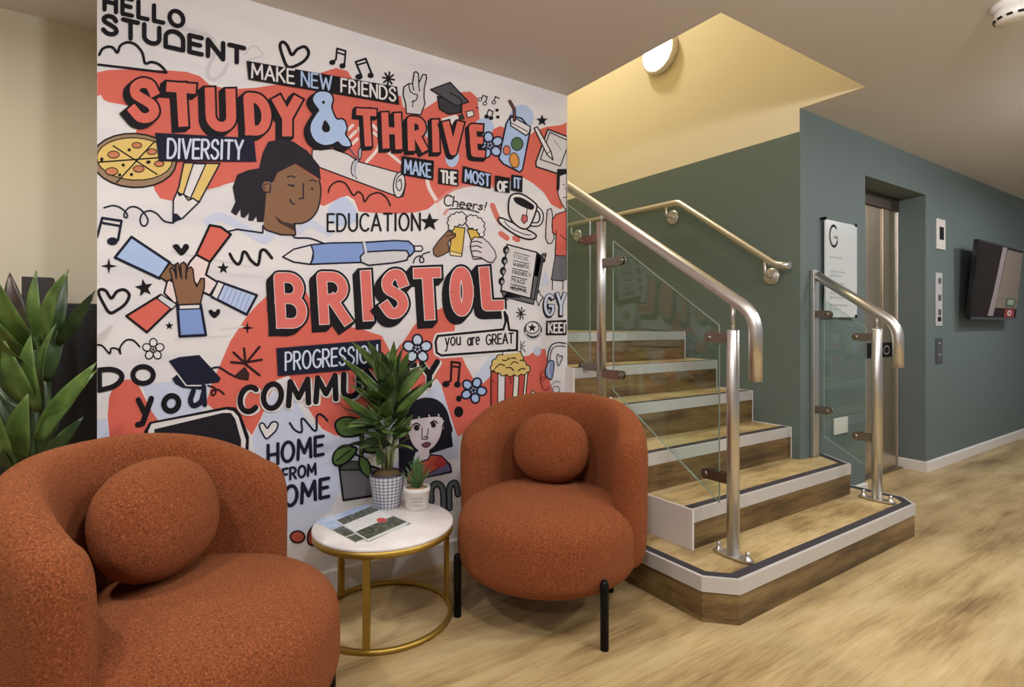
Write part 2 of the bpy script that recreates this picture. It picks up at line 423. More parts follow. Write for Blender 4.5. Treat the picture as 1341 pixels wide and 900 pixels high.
balustrade_post(br, X2 * H, 1.215 * H, 0.151 * H + 0.002, 0.822 * H, (rz2(1.215) - 0.01) * H, 1)
m = MB(); m.box((X2 * H - 0.028, 1.500 * H, 0.305 * H), (X2 * H + 0.028, 1.5235 * H, (rz2(1.5) + 0.03) * H), bev=0.004); kid(m, 'wall_post', M['steel'], br)
panel(br, X2 * H, [(y * H, z * H) for y, z in [(1.262, 0.31), (1.262, 0.985), (1.462, 1.13), (1.462, 0.42)]])
for y, z, dy in ((1.215, 0.94, 0.09), (1.215, 0.45, 0.09)): clamp(br, X2 * H, (y + 0.018) * H, z * H, dy * H)
for z in (1.055, 0.555): clamp(br, X2 * H, 1.498 * H, z * H, -0.075 * H)

wr = thing('wall_handrail', 'stainless steel tube handrail on round brackets along the green stair wall', 'handrail', hp(2.76, 1.6, 1.3))
XR = 2.755
rail = [(XR, 1.545, 1.305), (XR, 1.615, 1.315), (XR, 2.253, 1.763), (XR, 3.75, 1.785)]
m = MB(); m.tube(arcpath([hp(*p) for p in rail], 0.03, 6), 0.0205, 16); kid(m, 'rail', M['steel'], wr)
for y, z, zr in ((1.679, 1.262, 1.36), (2.347, 1.69, 1.765), (3.278, 1.70, 1.778)):
    m = MB(); m.lathe([(0, 0), (0.050, 0), (0.050, 0.008), (0.043, 0.013), (0, 0.013)], (SX, y * H, z * H), 24, axis='X')
    m.tube(arcpath([(SX - 0.008, y * H, z * H), (XR * H, y * H, z * H), (XR * H, y * H, zr * H)], 0.03, 5), 0.0095, 10)
    kid(m, 'bracket', M['steel'], wr)

# ------------------------------------------------------------------ stair lamp
lp = on_x(867, 70, SX)
wl = thing('wall_lamp', 'lit round bulkhead lamp with a white rim, high on the cream stairwell wall', 'lamp', lp)
m = MB(); m.lathe([(0, 0.002), (0.150, 0.002), (0.150, 0.045), (0.140, 0.055), (0.128, 0.05), (0.128, 0.03)], lp, 48, axis='X'); kid(m, 'lamp_rim', M['white'], wl)
em = bpy.data.materials.new('lamp_diffuser'); em.use_nodes = True
b = em.node_tree.nodes['Principled BSDF']; b.inputs['Emission Color'].default_value = (1, 0.90, 0.72, 1); b.inputs['Emission Strength'].default_value = 9.0
m = MB(); m.lathe([(0.128, 0.035), (0.127, 0.05), (0.115, 0.068), (0.085, 0.082), (0.04, 0.088), (0.0, 0.09)], lp, 48, axis='X'); kid(m, 'lamp_diffuser', em, wl)

# ------------------------------------------------------------------ smoke detector
sd = Vector(on_z(1329, 4, CZ)); DS = 1.28
t = thing('smoke_detector', 'round white smoke detector on the ceiling at the top right', 'smoke detector', sd)
sc_ = lambda pr: [(r * DS, z * DS) for r, z in pr]
m = MB(); m.lathe(sc_([(0, -0.0005), (0.058, -0.0005), (0.058, -0.011), (0.053, -0.017), (0.053, -0.019), (0, -0.019)]), sd, 40); kid(m, 'mount', M['white'], t)
m = MB(); m.lathe(sc_([(0, -0.019), (0.0505, -0.019), (0.0505, -0.040), (0.044, -0.052), (0.030, -0.057), (0, -0.058)]), sd, 40); kid(m, 'cover', M['white'], t)
m = MB()
for k in range(12):
    a = 2 * math.pi * k / 12
    mt = Matrix.Translation(sd + Vector((0.0478 * math.cos(a), 0.0478 * math.sin(a), -0.046)) * DS) @ Matrix.Rotation(a, 4, 'Z') @ Matrix.Rotation(math.radians(27), 4, 'Y')
    tb = bmesh.new(); bmesh.ops.create_cube(tb, size=1)
    for v in tb.verts: v.co = Vector((v.co.x * 0.005, v.co.y * 0.017, v.co.z * 0.0085))
    m.merge(tb, 0, mt)
kid(m, 'vents', M['black'], t)

# ------------------------------------------------------------------ things on the lift wall
def wall_box(name, label, cat, px0, py0, px1, py1, depth, material, plane=LY, bev=0.003):
    a, b_ = on_y(px0, py0, plane), on_y(px1, py1, plane)
    t = thing(name, label, cat, (a.x, plane, b_.z))
    m = MB(); m.box((a.x, plane - 0.0005, b_.z), (b_.x, plane - depth, a.z), bev=bev)
    return t, kid(m, 'plate', material, t), a, b_
def wall_part(t, name, px0, py0, px1, py1, d0, d1_, material, bev=0.0):
    a, b_ = on_y(px0, py0, LY), on_y(px1, py1, LY)
    m = MB(); m.box((a.x, LY - d0, b_.z), (b_.x, LY - d1_, a.z), bev=bev); return kid(m, name, material, t)
t, o, a, b_ = wall_box('wall_socket', 'small white blank wall plate on the lift wall beside the stairs', 'wall plate', 1090.5, 548.5, 1108.5, 566, 0.010, M['white'])
t, o, a, b_ = wall_box('lift_indicator', 'upright white lift indicator with a dark display, highest panel right of the lift', 'indicator', 1225, 286, 1236, 328, 0.012, M['white'])
wall_part(t, 'display', 1228, 297, 1233.5, 315, 0.011, 0.0135, M['black'])
t, o, a, b_ = wall_box('lift_control_unit', 'long narrow silver panel on the wall right of the lift, below the white indicator', 'panel', 1224.5, 357, 1232.5, 427, 0.008, M['nosing'], bev=0.002)
for py in (364, 386, 405): wall_part(t, 'button', 1227, py, 1230.5, py + 8, 0.007, 0.0105, M['dull_steel'], 0.001)
wall_part(t, 'key_switch', 1226.5, 415, 1230.5, 421, 0.007, 0.011, M['black'], 0.001)
t, o, a, b_ = wall_box('call_button', 'dark grey lift call plate with two round buttons, lowest right of the lift', 'call button', 1225, 443, 1233, 476, 0.007, mat('dark_plate', (92, 92, 92), 0.4, 0.6), bev=0.002)
for py in (450, 465):
    c = on_y(1229, py, LY); m = MB(); m.lathe([(0, 0.006), (0.010, 0.006), (0.010, 0.010), (0.007, 0.012), (0, 0.012)], (c.x, LY, c.z), 16, axis='Y'); kid(m, 'button', M['steel'], t)

# ------------------------------------------------------------------ television
tv = thing('television', 'black flat television tilted down on a bracket on the lift wall', 'television', (4.949 * H, LY, 1.04 * H))
W_, Hh, tilt = 1.02 * H, 0.575 * H, math.radians(5)
org = Vector((4.949 * H, 1.440 * H, 1.040 * H)); ux, uz = Vector((1, 0, 0)), Vector((0, -math.sin(tilt), math.cos(tilt))); un = Vector((0, math.cos(tilt), math.sin(tilt)))
def tvp(u, v, w): return org + ux * (u * W_) + uz * (v * Hh) + un * w
def tvbox(u0, v0, u1, v1, w0, w1, name, material):
    m = MB(); m.grid([[tvp(u0, v0, w), tvp(u1, v0, w), tvp(u1, v1, w), tvp(u0, v1, w)] for w in (w0, w1)], close_u=True, smooth=False, cap0=True, cap1=True); return kid(m, name, material, tv)
gloss = mat('black_gloss', (16, 14, 14), 0.18)
tvbox(0, 0, 1, 1, 0.0, 0.035, 'housing', gloss)
tvbox(0.2, 0.2, 0.8, 0.8, 0.035, 0.055, 'rear_cover', M['blackbox'])
m = MB(); m.box((5.25 * H, LY - 0.001, 1.2 * H), (5.65 * H, LY - 0.012, 1.45 * H)); m.box((5.40 * H, LY - 0.011, 1.28 * H), (5.50 * H, 1.46 * H, 1.36 * H)); kid(m, 'bracket', M['black'], tv)
m = MB(); m.face([tvp(0.012, 0.03, -0.0015), tvp(0.988, 0.03, -0.0015), tvp(0.988, 0.98, -0.0015), tvp(0.012, 0.98, -0.0015)])
kid(m, 'screen', mat('screen_dark', (40, 32, 29), 0.5, 0, 0.04), tv)
def scr(pts, col, w, nm='screen_image'):
    m = MB(); m.face([tvp(u, v, w) for u, v in pts]); return kid(m, nm, mat(nm, col, 0.4, 0, 0.15), tv)
scr([(0.50, 0.97), (0.60, 0.97), (0.45, 0.05), (0.33, 0.05), (0.40, 0.35)], (146, 134, 134), -0.002)
scr([(0.61, 0.95), (0.985, 0.95), (0.985, 0.16), (0.47, 0.16)], (126, 112, 98), -0.002)
scr([(0.70, 0.30), (0.93, 0.30), (0.93, 0.18), (0.70, 0.18)], (70, 84, 66), -0.0025)
scr([(0.735, 0.28), (0.90, 0.28), (0.88, 0.21), (0.75, 0.21)], (150, 160, 140), -0.003)
scr([(0.70, 0.15), (0.93, 0.15), (0.93, 0.035), (0.70, 0.035)], (150, 40, 36), -0.0025)
m = MB(); ring = [(0.815 + 0.05 * math.cos(a), 0.095 + 0.042 * math.sin(a)) for a in [2 * math.pi * k / 20 for k in range(20)]]
m.face([tvp(u, v, -0.003) for u, v in ring]); kid(m, 'screen_image', mat('screen_image', (220, 205, 200), 0.35), tv)
m = MB(); m.face([tvp(0.815 + (u - 0.815) * 0.5, 0.095 + (v - 0.095) * 0.5, -0.0035) for u, v in ring]); kid(m, 'screen_image', mat('screen_image', (150, 40, 36), 0.35), tv)

# ------------------------------------------------------------------ tub chairs (local frame: +X is the facing direction, unit metres)
def superlathe(R, z0, z1, nt, nb, crown, rows=36):
    prof = []
    zc, hz = (z0 + z1) / 2, (z1 - z0) / 2
    for k in range(rows + 1):
        a = -math.pi / 2 + math.pi * k / rows
        c, s_ = math.cos(a), math.sin(a)
        n = nt if s_ > 0 else nb; r = R * abs(c) ** (2 / n); z = zc + hz * math.copysign(abs(s_) ** (2 / n), s_)
        if s_ > 0: z += crown * max(0.0, 1 - (r / R) ** 2)
        prof.append((r if k not in (0, rows) else 0.0, z))
    return prof
def smooth_mod(o, lv=1):
    s = o.modifiers.new('subsurf', 'SUBSURF'); s.levels = lv; s.render_levels = lv
def make_chair(label, loc, rz):
    t = thing('tub_chair', label, 'armchair', loc, rz, 'rust tub chairs by the mural')
    m = MB(); m.lathe(superlathe(0.350, 0.136, 0.428, 3.9, 4.0, 0.022), n=72); o = m.build('seat', M['boucle'], t)
    # the back: a padded band wrapped round the seat
    m = MB(); rows = []; phm = math.radians(85); Rc, th, cap = 0.322, 0.066, 0.070
    NA = 44; ncap = 9; NS = 44
    def section(phi, kt, sh):
        u = min(1.0, abs(phi) / phm)
        zt = 0.795 - 0.115 * u ** 2.8 - sh; zb = 0.185 + sh * 0.5
        hw = th * kt; hh = (zt - zb) / 2; zc = (zt + zb) / 2; row = []
        for j in range(NS):
            a = 2 * math.pi * j / NS; c, s_ = math.cos(a), math.sin(a)
            rr = math.copysign(abs(c) ** 0.8, c) * hw
            zz = math.copysign(abs(s_) ** (0.34), s_) * hh
            # a soft, wide roll at the top and a slight outward lean
            lean = 0.018 * ((zc + zz) - 0.45)
            r = Rc + rr + lean
            row.append((-r * math.cos(phi), r * math.sin(phi), zc + zz))
        return row
    for k in range(ncap):
        a = math.pi / 2 * (1 - k / ncap)
        rows.append(section(-phm - cap / Rc * math.sin(a), max(0.03, math.cos(a)), 0.12 * (1 - math.cos(a))))
    for k in range(NA + 1): rows.append(section(-phm + 2 * phm * k / NA, 1, 0))
    for k in range(1, ncap + 1):
        a = math.pi / 2 * k / ncap
        rows.append(section(phm + cap / Rc * math.sin(a), max(0.03, math.cos(a)), 0.12 * (1 - math.cos(a))))
    m.grid(rows, close_u=True, cap0=True, cap1=True); o = m.build('backrest', M['boucle'], t); smooth_mod(o)
    for ang in (52, -52, 132, -132):
        m = MB(); a = math.radians(ang); x, y = 0.356 * math.cos(a), 0.356 * math.sin(a)
        if abs(ang) > 90: x *= 0.80; y *= 0.80
        zt = 0.236 if abs(ang) < 90 else 0.20
        m.lathe([(0, 0), (0.0145, 0), (0.0145, zt - 0.012), (0.011, zt - 0.003), (0, zt)], (x, y, 0), 20); m.build('leg', M['black'], t)
    return t
def R_(d): return math.radians(d)
CR = (1.198 * H, 1.5636 * H); aR = math.atan2(-0.556, -0.831)
CL = (0.09 * H, 1.43 * H); aL = math.radians(-43.5)
make_chair('rust boucle tub chair on black legs beside the stairs, seen nearly from the front', (*CR, 0), aR)
make_chair('rust boucle tub chair in the left foreground, nearest the tall leafy plant', (*CL, 0), aL)
def pillow(label, c, ang, back, side, z, rad, tilt):
    t = None
    m = MB(); rows = []
    for i in range(25):
        a = math.pi * i / 24 - math.pi / 2
        for_ = []
        for j in range(48):
            b = 2 * math.pi * j / 48
            n = 2 / 2.25
            pw = lambda v: math.copysign(abs(v) ** n, v)
            rr = pw(math.cos(a))
            for_.append((rad[0] * pw(math.cos(b)) * rr, rad[1] * pw(math.sin(b)) * rr, rad[2] * pw(math.sin(a))))
        rows.append(for_)
    m.grid(rows[1:-1], close_u=True, cap0=True, cap1=True)
    o = m.build('cushion', M['boucle'])
    f = Vector((math.cos(ang), math.sin(ang), 0)); s_ = Vector((-f.y, f.x, 0))
    o.location = Vector((c[0], c[1], z)) - f * back + s_ * side
    o.rotation_euler = (0, tilt, ang)
    tag(o, label, 'cushion', 'round rust cushions'); return o
pillow('round rust cushion on the chair beside the stairs', CR, aR, 0.135, -0.028, 0.584, (0.105, 0.160, 0.142), R_(-12))
pillow('round rust cushion on the chair in the left foreground', CL, aL, 0.128, 0.032, 0.603, (0.105, 0.168, 0.150), R_(-14))

# ------------------------------------------------------------------ side table
TC = Vector((0.683 * H, 1.809 * H, 0)); TR = 0.235 * H; TZ = 0.322 * H
t = thing('side_table', 'round side table with a white top and a gold ring frame between the chairs', 'table', TC)
m = MB(); m.lathe([(0, TZ - 0.011), (TR - 0.002, TZ - 0.011), (TR, TZ - 0.009), (TR, TZ - 0.002), (TR - 0.002, TZ), (0, TZ)], n=72); m.build('tabletop', M['marble'], t)
m = MB(); m.lathe([(TR - 0.010, TZ - 0.033), (TR - 0.001, TZ - 0.033), (TR - 0.001, TZ - 0.0115), (TR - 0.010, TZ - 0.0115)], n=72, closed=True); m.build('top_ring', M['brass'], t)
m = MB(); m.lathe([(TR - 0.017, 0.001), (TR - 0.001, 0.001), (TR - 0.001, 0.016), (TR - 0.017, 0.016)], n=72, closed=True); m.build('floor_ring', M['brass'], t)
for a in (236, 353, 112):
    a = R_(a); m = MB(); mt = Matrix.Rotation(a, 4, 'Z') @ Matrix.Translation((TR - 0.009, 0, (TZ - 0.033 + 0.016) / 2))
    tb = bmesh.new(); bmesh.ops.create_cube(tb, size=1)
    for v in tb.verts: v.co = Vector((v.co.x * 0.014, v.co.y * 0.024, v.co.z * (TZ - 0.049)))
    m.merge(tb, 0, mt); m.build('leg', M['brass'], t)

# ------------------------------------------------------------------ brochures on the table
def brochure(label, corners, z, dz, prints):
    """corners in the photograph: left, top, right, bottom of the sheet; prints use (u, v) across it"""
    P = [on_z(px, py, z + dz) for px, py in corners]
    c = sum(P, Vector((0, 0, 0))) / 4; c.z = z
    t = thing('brochure', label, 'brochure', c, 0, 'brochures on the side table')
    m = MB(); lo = [Vector((p.x, p.y, z + 0.0004)) for p in P]
    m.grid([lo, P], close_u=True, smooth=False, cap0=True, cap1=True); kid(m, 'pages', M['paper'], t)
    def uv(u, v, w): return (P[0] * (1 - u) + P[1] * u) * (1 - v) + (P[3] * (1 - u) + P[2] * u) * v + Vector((0, 0, w))
    for k, (pts, mt) in enumerate(prints):
        m = MB(); m.face([uv(u, v, 0.0004 + 0.0002 * k) for u, v in pts]); kid(m, 'printed_picture', mt, t)
    return t
M['paper'] = mat('paper', (226, 226, 224), 0.35)
def photo(name, stops, sc=30):
    m = mat(name, (90, 100, 80), 0.35); N, L, b = nodes(m); v = coords(N, L, (1, 1, 1))
    L.new(ramp(N, L, noise(N, L, v, sc, 5, 0.7), stops), b.inputs['Base Color']); return m
M['pic_field'] = photo('printed_landscape', [(0.35, (34, 38, 32)), (0.47, (66, 76, 52)), (0.55, (92, 96, 76)), (0.68, (150, 150, 140))], 60)
M['pic_street'] = photo('printed_street', [(0.36, (28, 32, 34)), (0.47, (70, 76, 70)), (0.56, (110, 112, 104)), (0.66, (196, 192, 186))], 80)
M['pic_sky'] = photo('printed_sky', [(0.4, (150, 172, 214)), (0.55, (190, 206, 228)), (0.68, (216, 222, 230))], 14)
M['pic_red'] = mat('printed_red', (196, 70, 66), 0.35)
M['pic_white'] = mat('printed_white', (214, 214, 208), 0.35)
brochure('brochure with a pale blue sky on its cover, lying partly under the other', [(412.5, 683), (480, 660.5), (540, 687), (467, 711)], TZ, 0.003,
         [([(0, 0), (1, 0), (1, 0.40), (0, 0.40)], M['pic_sky']), ([(0, 0.42), (1, 0.42), (1, 0.60), (0, 0.60)], M['pic_street']), ([(0, 0.60), (1, 0.60), (1, 0.97), (0, 0.97)], M['pic_field']), ([(0.0, 0.745), (1, 0.745), (1, 0.775), (0, 0.775)], M['pic_white'])])
dot = [(0.70 + 0.10 * math.cos(a), 0.60 + 0.10 * math.sin(a)) for a in [2 * math.pi * k / 18 for k in range(18)]]
brochure('brochure with dark landscape pictures and a red round emblem, lying on top', [(440, 682), (486, 663.5), (534.5, 684.5), (481.5, 707.5)], TZ + 0.0042, 0.005,
         [([(0.02, 0.0), (1, 0.0), (1, 0.24), (0.02, 0.24)], M['pic_street']), ([(0.02, 0.62), (1, 0.62), (1, 0.97), (0.02, 0.97)], M['pic_field']), (dot, M['pic_red'])])

# ------------------------------------------------------------------ plants
def leaf_mesh(m, base, tip, width, side, sag=0.12, fold=0.16, seg=9, mi=0, wprof=None):
    """one lance-shaped blade from base to tip, folded along its midrib and arched by sag"""
    base, tip = Vector(base), Vector(tip); ax = tip - base; ln = ax.length; d = ax.normalized()
    s_ = Vector(side); s_ = (s_ - d * s_.dot(d)).normalized(); n = s_.cross(d).normalized()
    rows = []
    for k in range(seg + 1):
        u = k / seg
        w = width * 0.5 * (wprof(u) if wprof else max(0.02, (math.sin(math.pi * min(1, 0.06 + u * 0.94) ** 0.85)) ** 0.9))
        p = base + ax * u + n * (sag * ln * math.sin(math.pi * u))
        rows.append([p - s_ * w + n * (fold * w), p - s_ * w * 0.5 + n * fold * w * 0.35, p - n * fold * w * 0.1, p + s_ * w * 0.5 + n * fold * w * 0.35, p + s_ * w + n * (fold * w)])
    m.grid(rows, mi=mi)
def leaf(par, base, tip, width, side, material, **k):
    m = MB(); leaf_mesh(m, base, tip, width, side, **k); o = kid(m, 'leaf', material, par)
    so = o.modifiers.new('thickness', 'SOLIDIFY'); so.thickness = 0.0012; return o

# tall plant at the left edge, standing in the recess beside the mural wall
sx = on_d(46, 600, 1.58 * H); stem_xy = (sx.x, sx.y)
t = thing('potted_plant', 'tall broad-leaved green plant at the left edge, behind the left chair', 'plant', (stem_xy[0], stem_xy[1], 0))
m = MB(); m.lathe([(0, 0), (0.11, 0), (0.14, 0.30), (0.145, 0.31), (0.132, 0.31), (0.125, 0.27), (0, 0.27)], (stem_xy[0], stem_xy[1], 0.001), 40); kid(m, 'pot', mat('dark_pot', (46, 44, 44), 0.5), t)
m = MB(); m.lathe([(0, 0.268), (0.124, 0.272), (0, 0.285)], (stem_xy[0], stem_xy[1], 0.001), 24); kid(m, 'soil', M['soil'], t)
for dx, dy, top in ((0, 0, 1.06), (-0.05, 0.03, 0.98), (0.03, 0.04, 0.92)):
    m = MB(); m.tube([(stem_xy[0] + dx * 0.6, stem_xy[1] + dy * 0.6, 0.27), (stem_xy[0] + dx, stem_xy[1] + dy, 0.7), (stem_xy[0] + dx * 0.8, stem_xy[1] + dy, top)], 0.011, 10); kid(m, 'stem', M['leafdark'], t)
RV = Vector((UX, -UZ, 0)); FV = Vector((UZ, UX, 0))
def LP(b, bd, tp, td, w, mt='leaf', roll=0.0, sag=0.10):
    s_ = RV * math.cos(roll) + FV * math.sin(roll) + Vector((0, 0, 0.001))
    leaf(t, on_d(b[0], b[1], bd * H), on_d(tp[0], tp[1], td * H), w * 0.9, s_ if abs(tp[1] - b[1]) > abs(tp[0] - b[0]) * 0.7 else (s_ * 0.4 + Vector((0, 0, 1))), M[mt], sag=sag)
LP((54, 452), 1.60, (48, 354), 1.60, 0.046, 'leaf', 0.2)
LP((64, 448), 1.58, (91, 353), 1.54, 0.066, 'leaf', -0.3)
LP((70, 455), 1.62, (88, 358), 1.66, 0.050, 'leafdark', 0.5)
LP((76, 452), 1.60, (125, 380), 1.58, 0.044, 'leafdark', 0.4)
LP((82, 440), 1.64, (122, 392), 1.66, 0.040, 'leafdark', 0.1)
LP((44, 458), 1.56, (-4, 366), 1.46, 0.088, 'leaf', 0.1)
LP((36, 470), 1.58, (-22, 400), 1.46, 0.080, 'leaf', 0.2)
LP((40, 480), 1.54, (-14, 425), 1.40, 0.080, 'leaf', -0.2)
LP((46, 532), 1.50, (6, 446), 1.46, 0.070, 'leaf', 0.15)
LP((52, 540), 1.50, (41, 438), 1.50, 0.078, 'leaf', -0.1)
LP((56, 520), 1.52, (74, 424), 1.54, 0.044, 'leaf', -0.3)
LP((62, 500), 1.60, (86, 420), 1.64, 0.050, 'leafdark', 0.4)
LP((48, 575), 1.50, (127, 474), 1.52, 0.062, 'leaf', 0.2, 0.06)
LP((52, 580), 1.48, (128, 484), 1.55, 0.056, 'leaf', -0.1, 0.06)
LP((30, 602), 1.46, (37, 516), 1.42, 0.082, 'leaf', 0.0)
LP((12, 612), 1.44, (-3, 538), 1.38, 0.070, 'leaf', 0.2)
LP((34, 530), 1.56, (-6, 474), 1.52, 0.040, 'leafdark', 0.1)
LP((36, 540), 1.56, (-8, 500), 1.58, 0.046, 'leafdark', 0.4)
LP((30, 570), 1.60, (-2, 496), 1.62, 0.080, 'leafdark', 0.6)
LP((38, 440), 1.64, (13, 357), 1.66, 0.062, 'leafmaroon', 0.2)
LP((56, 600), 1.58, (84, 520), 1.62, 0.050, 'leafdark', 0.3)
LP((54, 610), 1.58, (110, 545), 1.60, 0.050, 'leafdark', 0.3)
LP((46, 500), 1.62, (30, 410), 1.66, 0.070, 'leafdark', 0.3)
LP((58, 490), 1.64, (62, 400), 1.66, 0.060, 'leafdark', 0.2)
LP((20, 620), 1.46, (4, 585), 1.40, 0.03, 'leafdark', 0.2)

# black cabinet and box behind the plant
a = on_y(126, 398, 2.36 * H)
m = MB(); m.box((-1.05 * H, 2.34 * H, 0.04), (MX0 - 0.006, 2.60 * H, a.z), bev=0.004)
t = thing('cabinet', 'black cabinet in the recess behind the tall plant, left of the mural', 'cabinet', (-0.6 * H, 2.47 * H, 0))
kid(m, 'body', M['blackbox'], t)
m = MB(); m.box((-1.03 * H, 2.36 * H, 0), (MX0 - 0.02, 2.59 * H, 0.041)); kid(m, 'plinth', M['black'], t)
for x0, x1 in ((-1.04, -0.59), (-0.585, -0.135)):
    m = MB(); m.box((x0 * H, 2.327 * H, 0.06), (x1 * H, 2.3395 * H, a.z - 0.02), bev=0.002); d = kid(m, 'door', M['blackbox'], t)
b1, b2 = on_y(28, 362, 2.40 * H), on_y(69, 398, 2.40 * H)
m = MB(); m.box((b1.x, 2.40 * H, a.z + 0.0006), (b2.x, 2.46 * H, on_y(28, 362, 2.40 * H).z), bev=0.003); o = m.build('box', mat('brown_black', (44, 36, 34), 0.5))
tag(o, 'small dark brown box standing on the black cabinet behind the plant tips', 'box')

# leafy plant in the checked pot
def pot_pattern():
    m = mat('checked_glaze', (160, 160, 168), 0.35); N, L, b = nodes(m)
    tx = N.new('ShaderNodeTexCoord'); sp = N.new('ShaderNodeSeparateXYZ'); L.new(tx.outputs['Object'], sp.inputs[0])
    at = N.new('ShaderNodeMath'); at.operation = 'ARCTAN2'; L.new(sp.outputs[1], at.inputs[0]); L.new(sp.outputs[0], at.inputs[1])
    outs = []
    for src, k in ((at.outputs[0], 24 / (2 * math.pi) * 2 * math.pi), (sp.outputs[2], 2 * math.pi / 0.0135)):
        ml = N.new('ShaderNodeMath'); ml.operation = 'MULTIPLY'; ml.inputs[1].default_value = k; L.new(src, ml.inputs[0])
        sn = N.new('ShaderNodeMath'); sn.operation = 'SINE'; L.new(ml.outputs[0], sn.inputs[0]); outs.append(sn.outputs[0])
    mx = N.new('ShaderNodeMath'); mx.operation = 'ADD'; L.new(outs[0], mx.inputs[0]); L.new(outs[1], mx.inputs[1])
    sc = N.new('ShaderNodeMath'); sc.operation = 'MULTIPLY_ADD'; sc.inputs[1].default_value = 0.25; sc.inputs[2].default_value = 0.5; L.new(mx.outputs[0], sc.inputs[0])
    L.new(ramp(N, L, sc.outputs[0], [(0.25, (122, 122, 136)), (0.45, (158, 158, 168)), (0.6, (176, 176, 183)), (0.75, (220, 218, 218))]), b.inputs['Base Color'])
    return m
P1 = Vector((0.752 * H, 1.960 * H, TZ))
t = thing('potted_plant', 'bushy dark green plant in a grey and white checked pot on the side table', 'plant', P1)
m = MB(); m.lathe([(0, 0.0006), (0.050, 0.0006), (0.054, 0.006), (0.071, 0.128), (0.0705, 0.132), (0.066, 0.132), (0.064, 0.11), (0, 0.11)], n=48); m.build('pot', pot_pattern(), t)
m = MB(); m.lathe([(0.0655, 0.123), (0.0655, 0.142), (0.063, 0.142), (0.062, 0.12)], n=40, closed=True); m.build('inner_pot', mat('inner_pot', (50, 40, 52), 0.5), t)
m = MB(); m.lathe([(0, 0.115), (0.062, 0.118), (0.048, 0.140), (0.02, 0.150), (0, 0.152)], n=32); m.build('soil', M['soil'], t)
rnd = random.Random(11)
heads = []
for k in range(6):
    a = 2 * math.pi * k / 6 + 0.4; r0, r1 = 0.016, 0.030
    h = 0.27 + 0.06 * rnd.random()
    m = MB(); pts = [(r0 * math.cos(a), r0 * math.sin(a), 0.135), (r1 * 0.8 * math.cos(a), r1 * 0.8 * math.sin(a), 0.22), (r1 * 1.6 * math.cos(a), r1 * 1.6 * math.sin(a), h)]
    m.tube(pts, [0.0065, 0.0055, 0.004], 8); m.build('stem', M['stem'], t); heads.append((Vector(pts[-1]), a))
def local_leaf(par, base, tip, w, side, material, **k):
    m = MB(); leaf_mesh(m, base, tip, w, side, **k); o = m.build('leaf', material, par)
    so = o.modifiers.new('thickness', 'SOLIDIFY'); so.thickness = 0.001; return o
n_leaf = 0
for tier in range(9):
    z = 0.25 + tier * 0.034
    cnt = 10 if tier < 7 else 7
    for k in range(cnt):
        a = 2 * math.pi * (k + 0.5 * (tier % 2)) / cnt + rnd.uniform(-0.4, 0.4)
        out = rnd.uniform(0.10, 0.215) * (1 - 0.06 * max(0, tier - 2)); up = rnd.uniform(-0.05, 0.075) + tier * 0.013
        if tier < 4 and math.cos(a) * UX - math.sin(a) * UZ > 0.35: out *= 0.62
        if tier >= 7: out *= 0.55; up = rnd.uniform(0.09, 0.15)
        ab = a + rnd.uniform(-0.9, 0.9); b_ = Vector((0.032 * math.cos(ab), 0.032 * math.sin(ab), z + rnd.uniform(-0.02, 0.02))); tp = Vector((out * math.cos(a), out * math.sin(a), z + up))
        y_lim = MY - P1.y - 0.012
        if tp.y > y_lim: tp.y = y_lim - rnd.uniform(0, 0.02)
        s_ = Vector((-math.sin(a), math.cos(a), rnd.uniform(-1.1, 1.1)))
        local_leaf(t, b_, tp, rnd.uniform(0.038, 0.056), s_, M['leafdark'] if rnd.random() < 0.6 else M['leaf'], sag=rnd.uniform(-0.20, 0.02), seg=7); n_leaf += 1
for bx, tp, w in ((0.01, (460, 447), 0.038), (0.0, (481, 446), 0.040), (0.01, (516, 446), 0.036), (0.015, (536, 460), 0.042), (-0.01, (446, 468), 0.036), (0.0, (445, 517), 0.045), (0.02, (572, 494), 0.034), (0.02, (560, 478), 0.036)):
    T = on_d(tp[0], tp[1], 2.03 * H) - P1; zb = max(0.30, T.z - 0.16)
    local_leaf(t, (bx, -bx, zb), T, w, RV if abs(T.x) < 0.1 else Vector((0, 0, 1)) + RV * 0.5, M['leaf'], sag=-0.08, seg=8)

# succulent in the small white pot
P2 = Vector((0.836 * H, 1.880 * H, TZ))
t = thing('potted_succulent', 'small spiky succulent in a white pot beside the bushy plant on the side table', 'plant', P2)
m = MB(); m.lathe([(0, 0.0006), (0.043, 0.0006), (0.046, 0.004), (0.051, 0.068), (0.053, 0.070), (0.053, 0.088), (0.0475, 0.088), (0.046, 0.078), (0, 0.078)], n=48)
pm = mat('white_pot', (220, 214, 206), 0.45); m.build('pot', pm, t)
m = MB(); m.lathe([(0, 0.0775), (0.0458, 0.080), (0, 0.086)], n=24); m.build('soil', mat('sand', (176, 142, 104), 0.95), t)
c0 = math.atan2(-P2.y, -P2.x)
m = MB(); kd = 0
for row in range(3):                                 # small grey lettering round the front of the pot
    z = 0.050 - 0.014 * row; r = 0.0462 + 0.00075 * (z / 0.01)
    x = -0.45
    while x < 0.45:
        w = rnd.uniform(0.05, 0.11); a0, a1 = c0 + x, c0 + x + w
        m.face([(( r + 0.0006) * math.cos(a0), (r + 0.0006) * math.sin(a0), z), ((r + 0.0006) * math.cos(a1), (r + 0.0006) * math.sin(a1), z), ((r + 0.0009) * math.cos(a1), (r + 0.0009) * math.sin(a1), z + 0.0045), ((r + 0.0009) * math.cos(a0), (r + 0.0009) * math.sin(a0), z + 0.0045)])
        x += w + 0.035
m.build('printed_pattern', mat('grey_print', (156, 154, 150), 0.5), t)
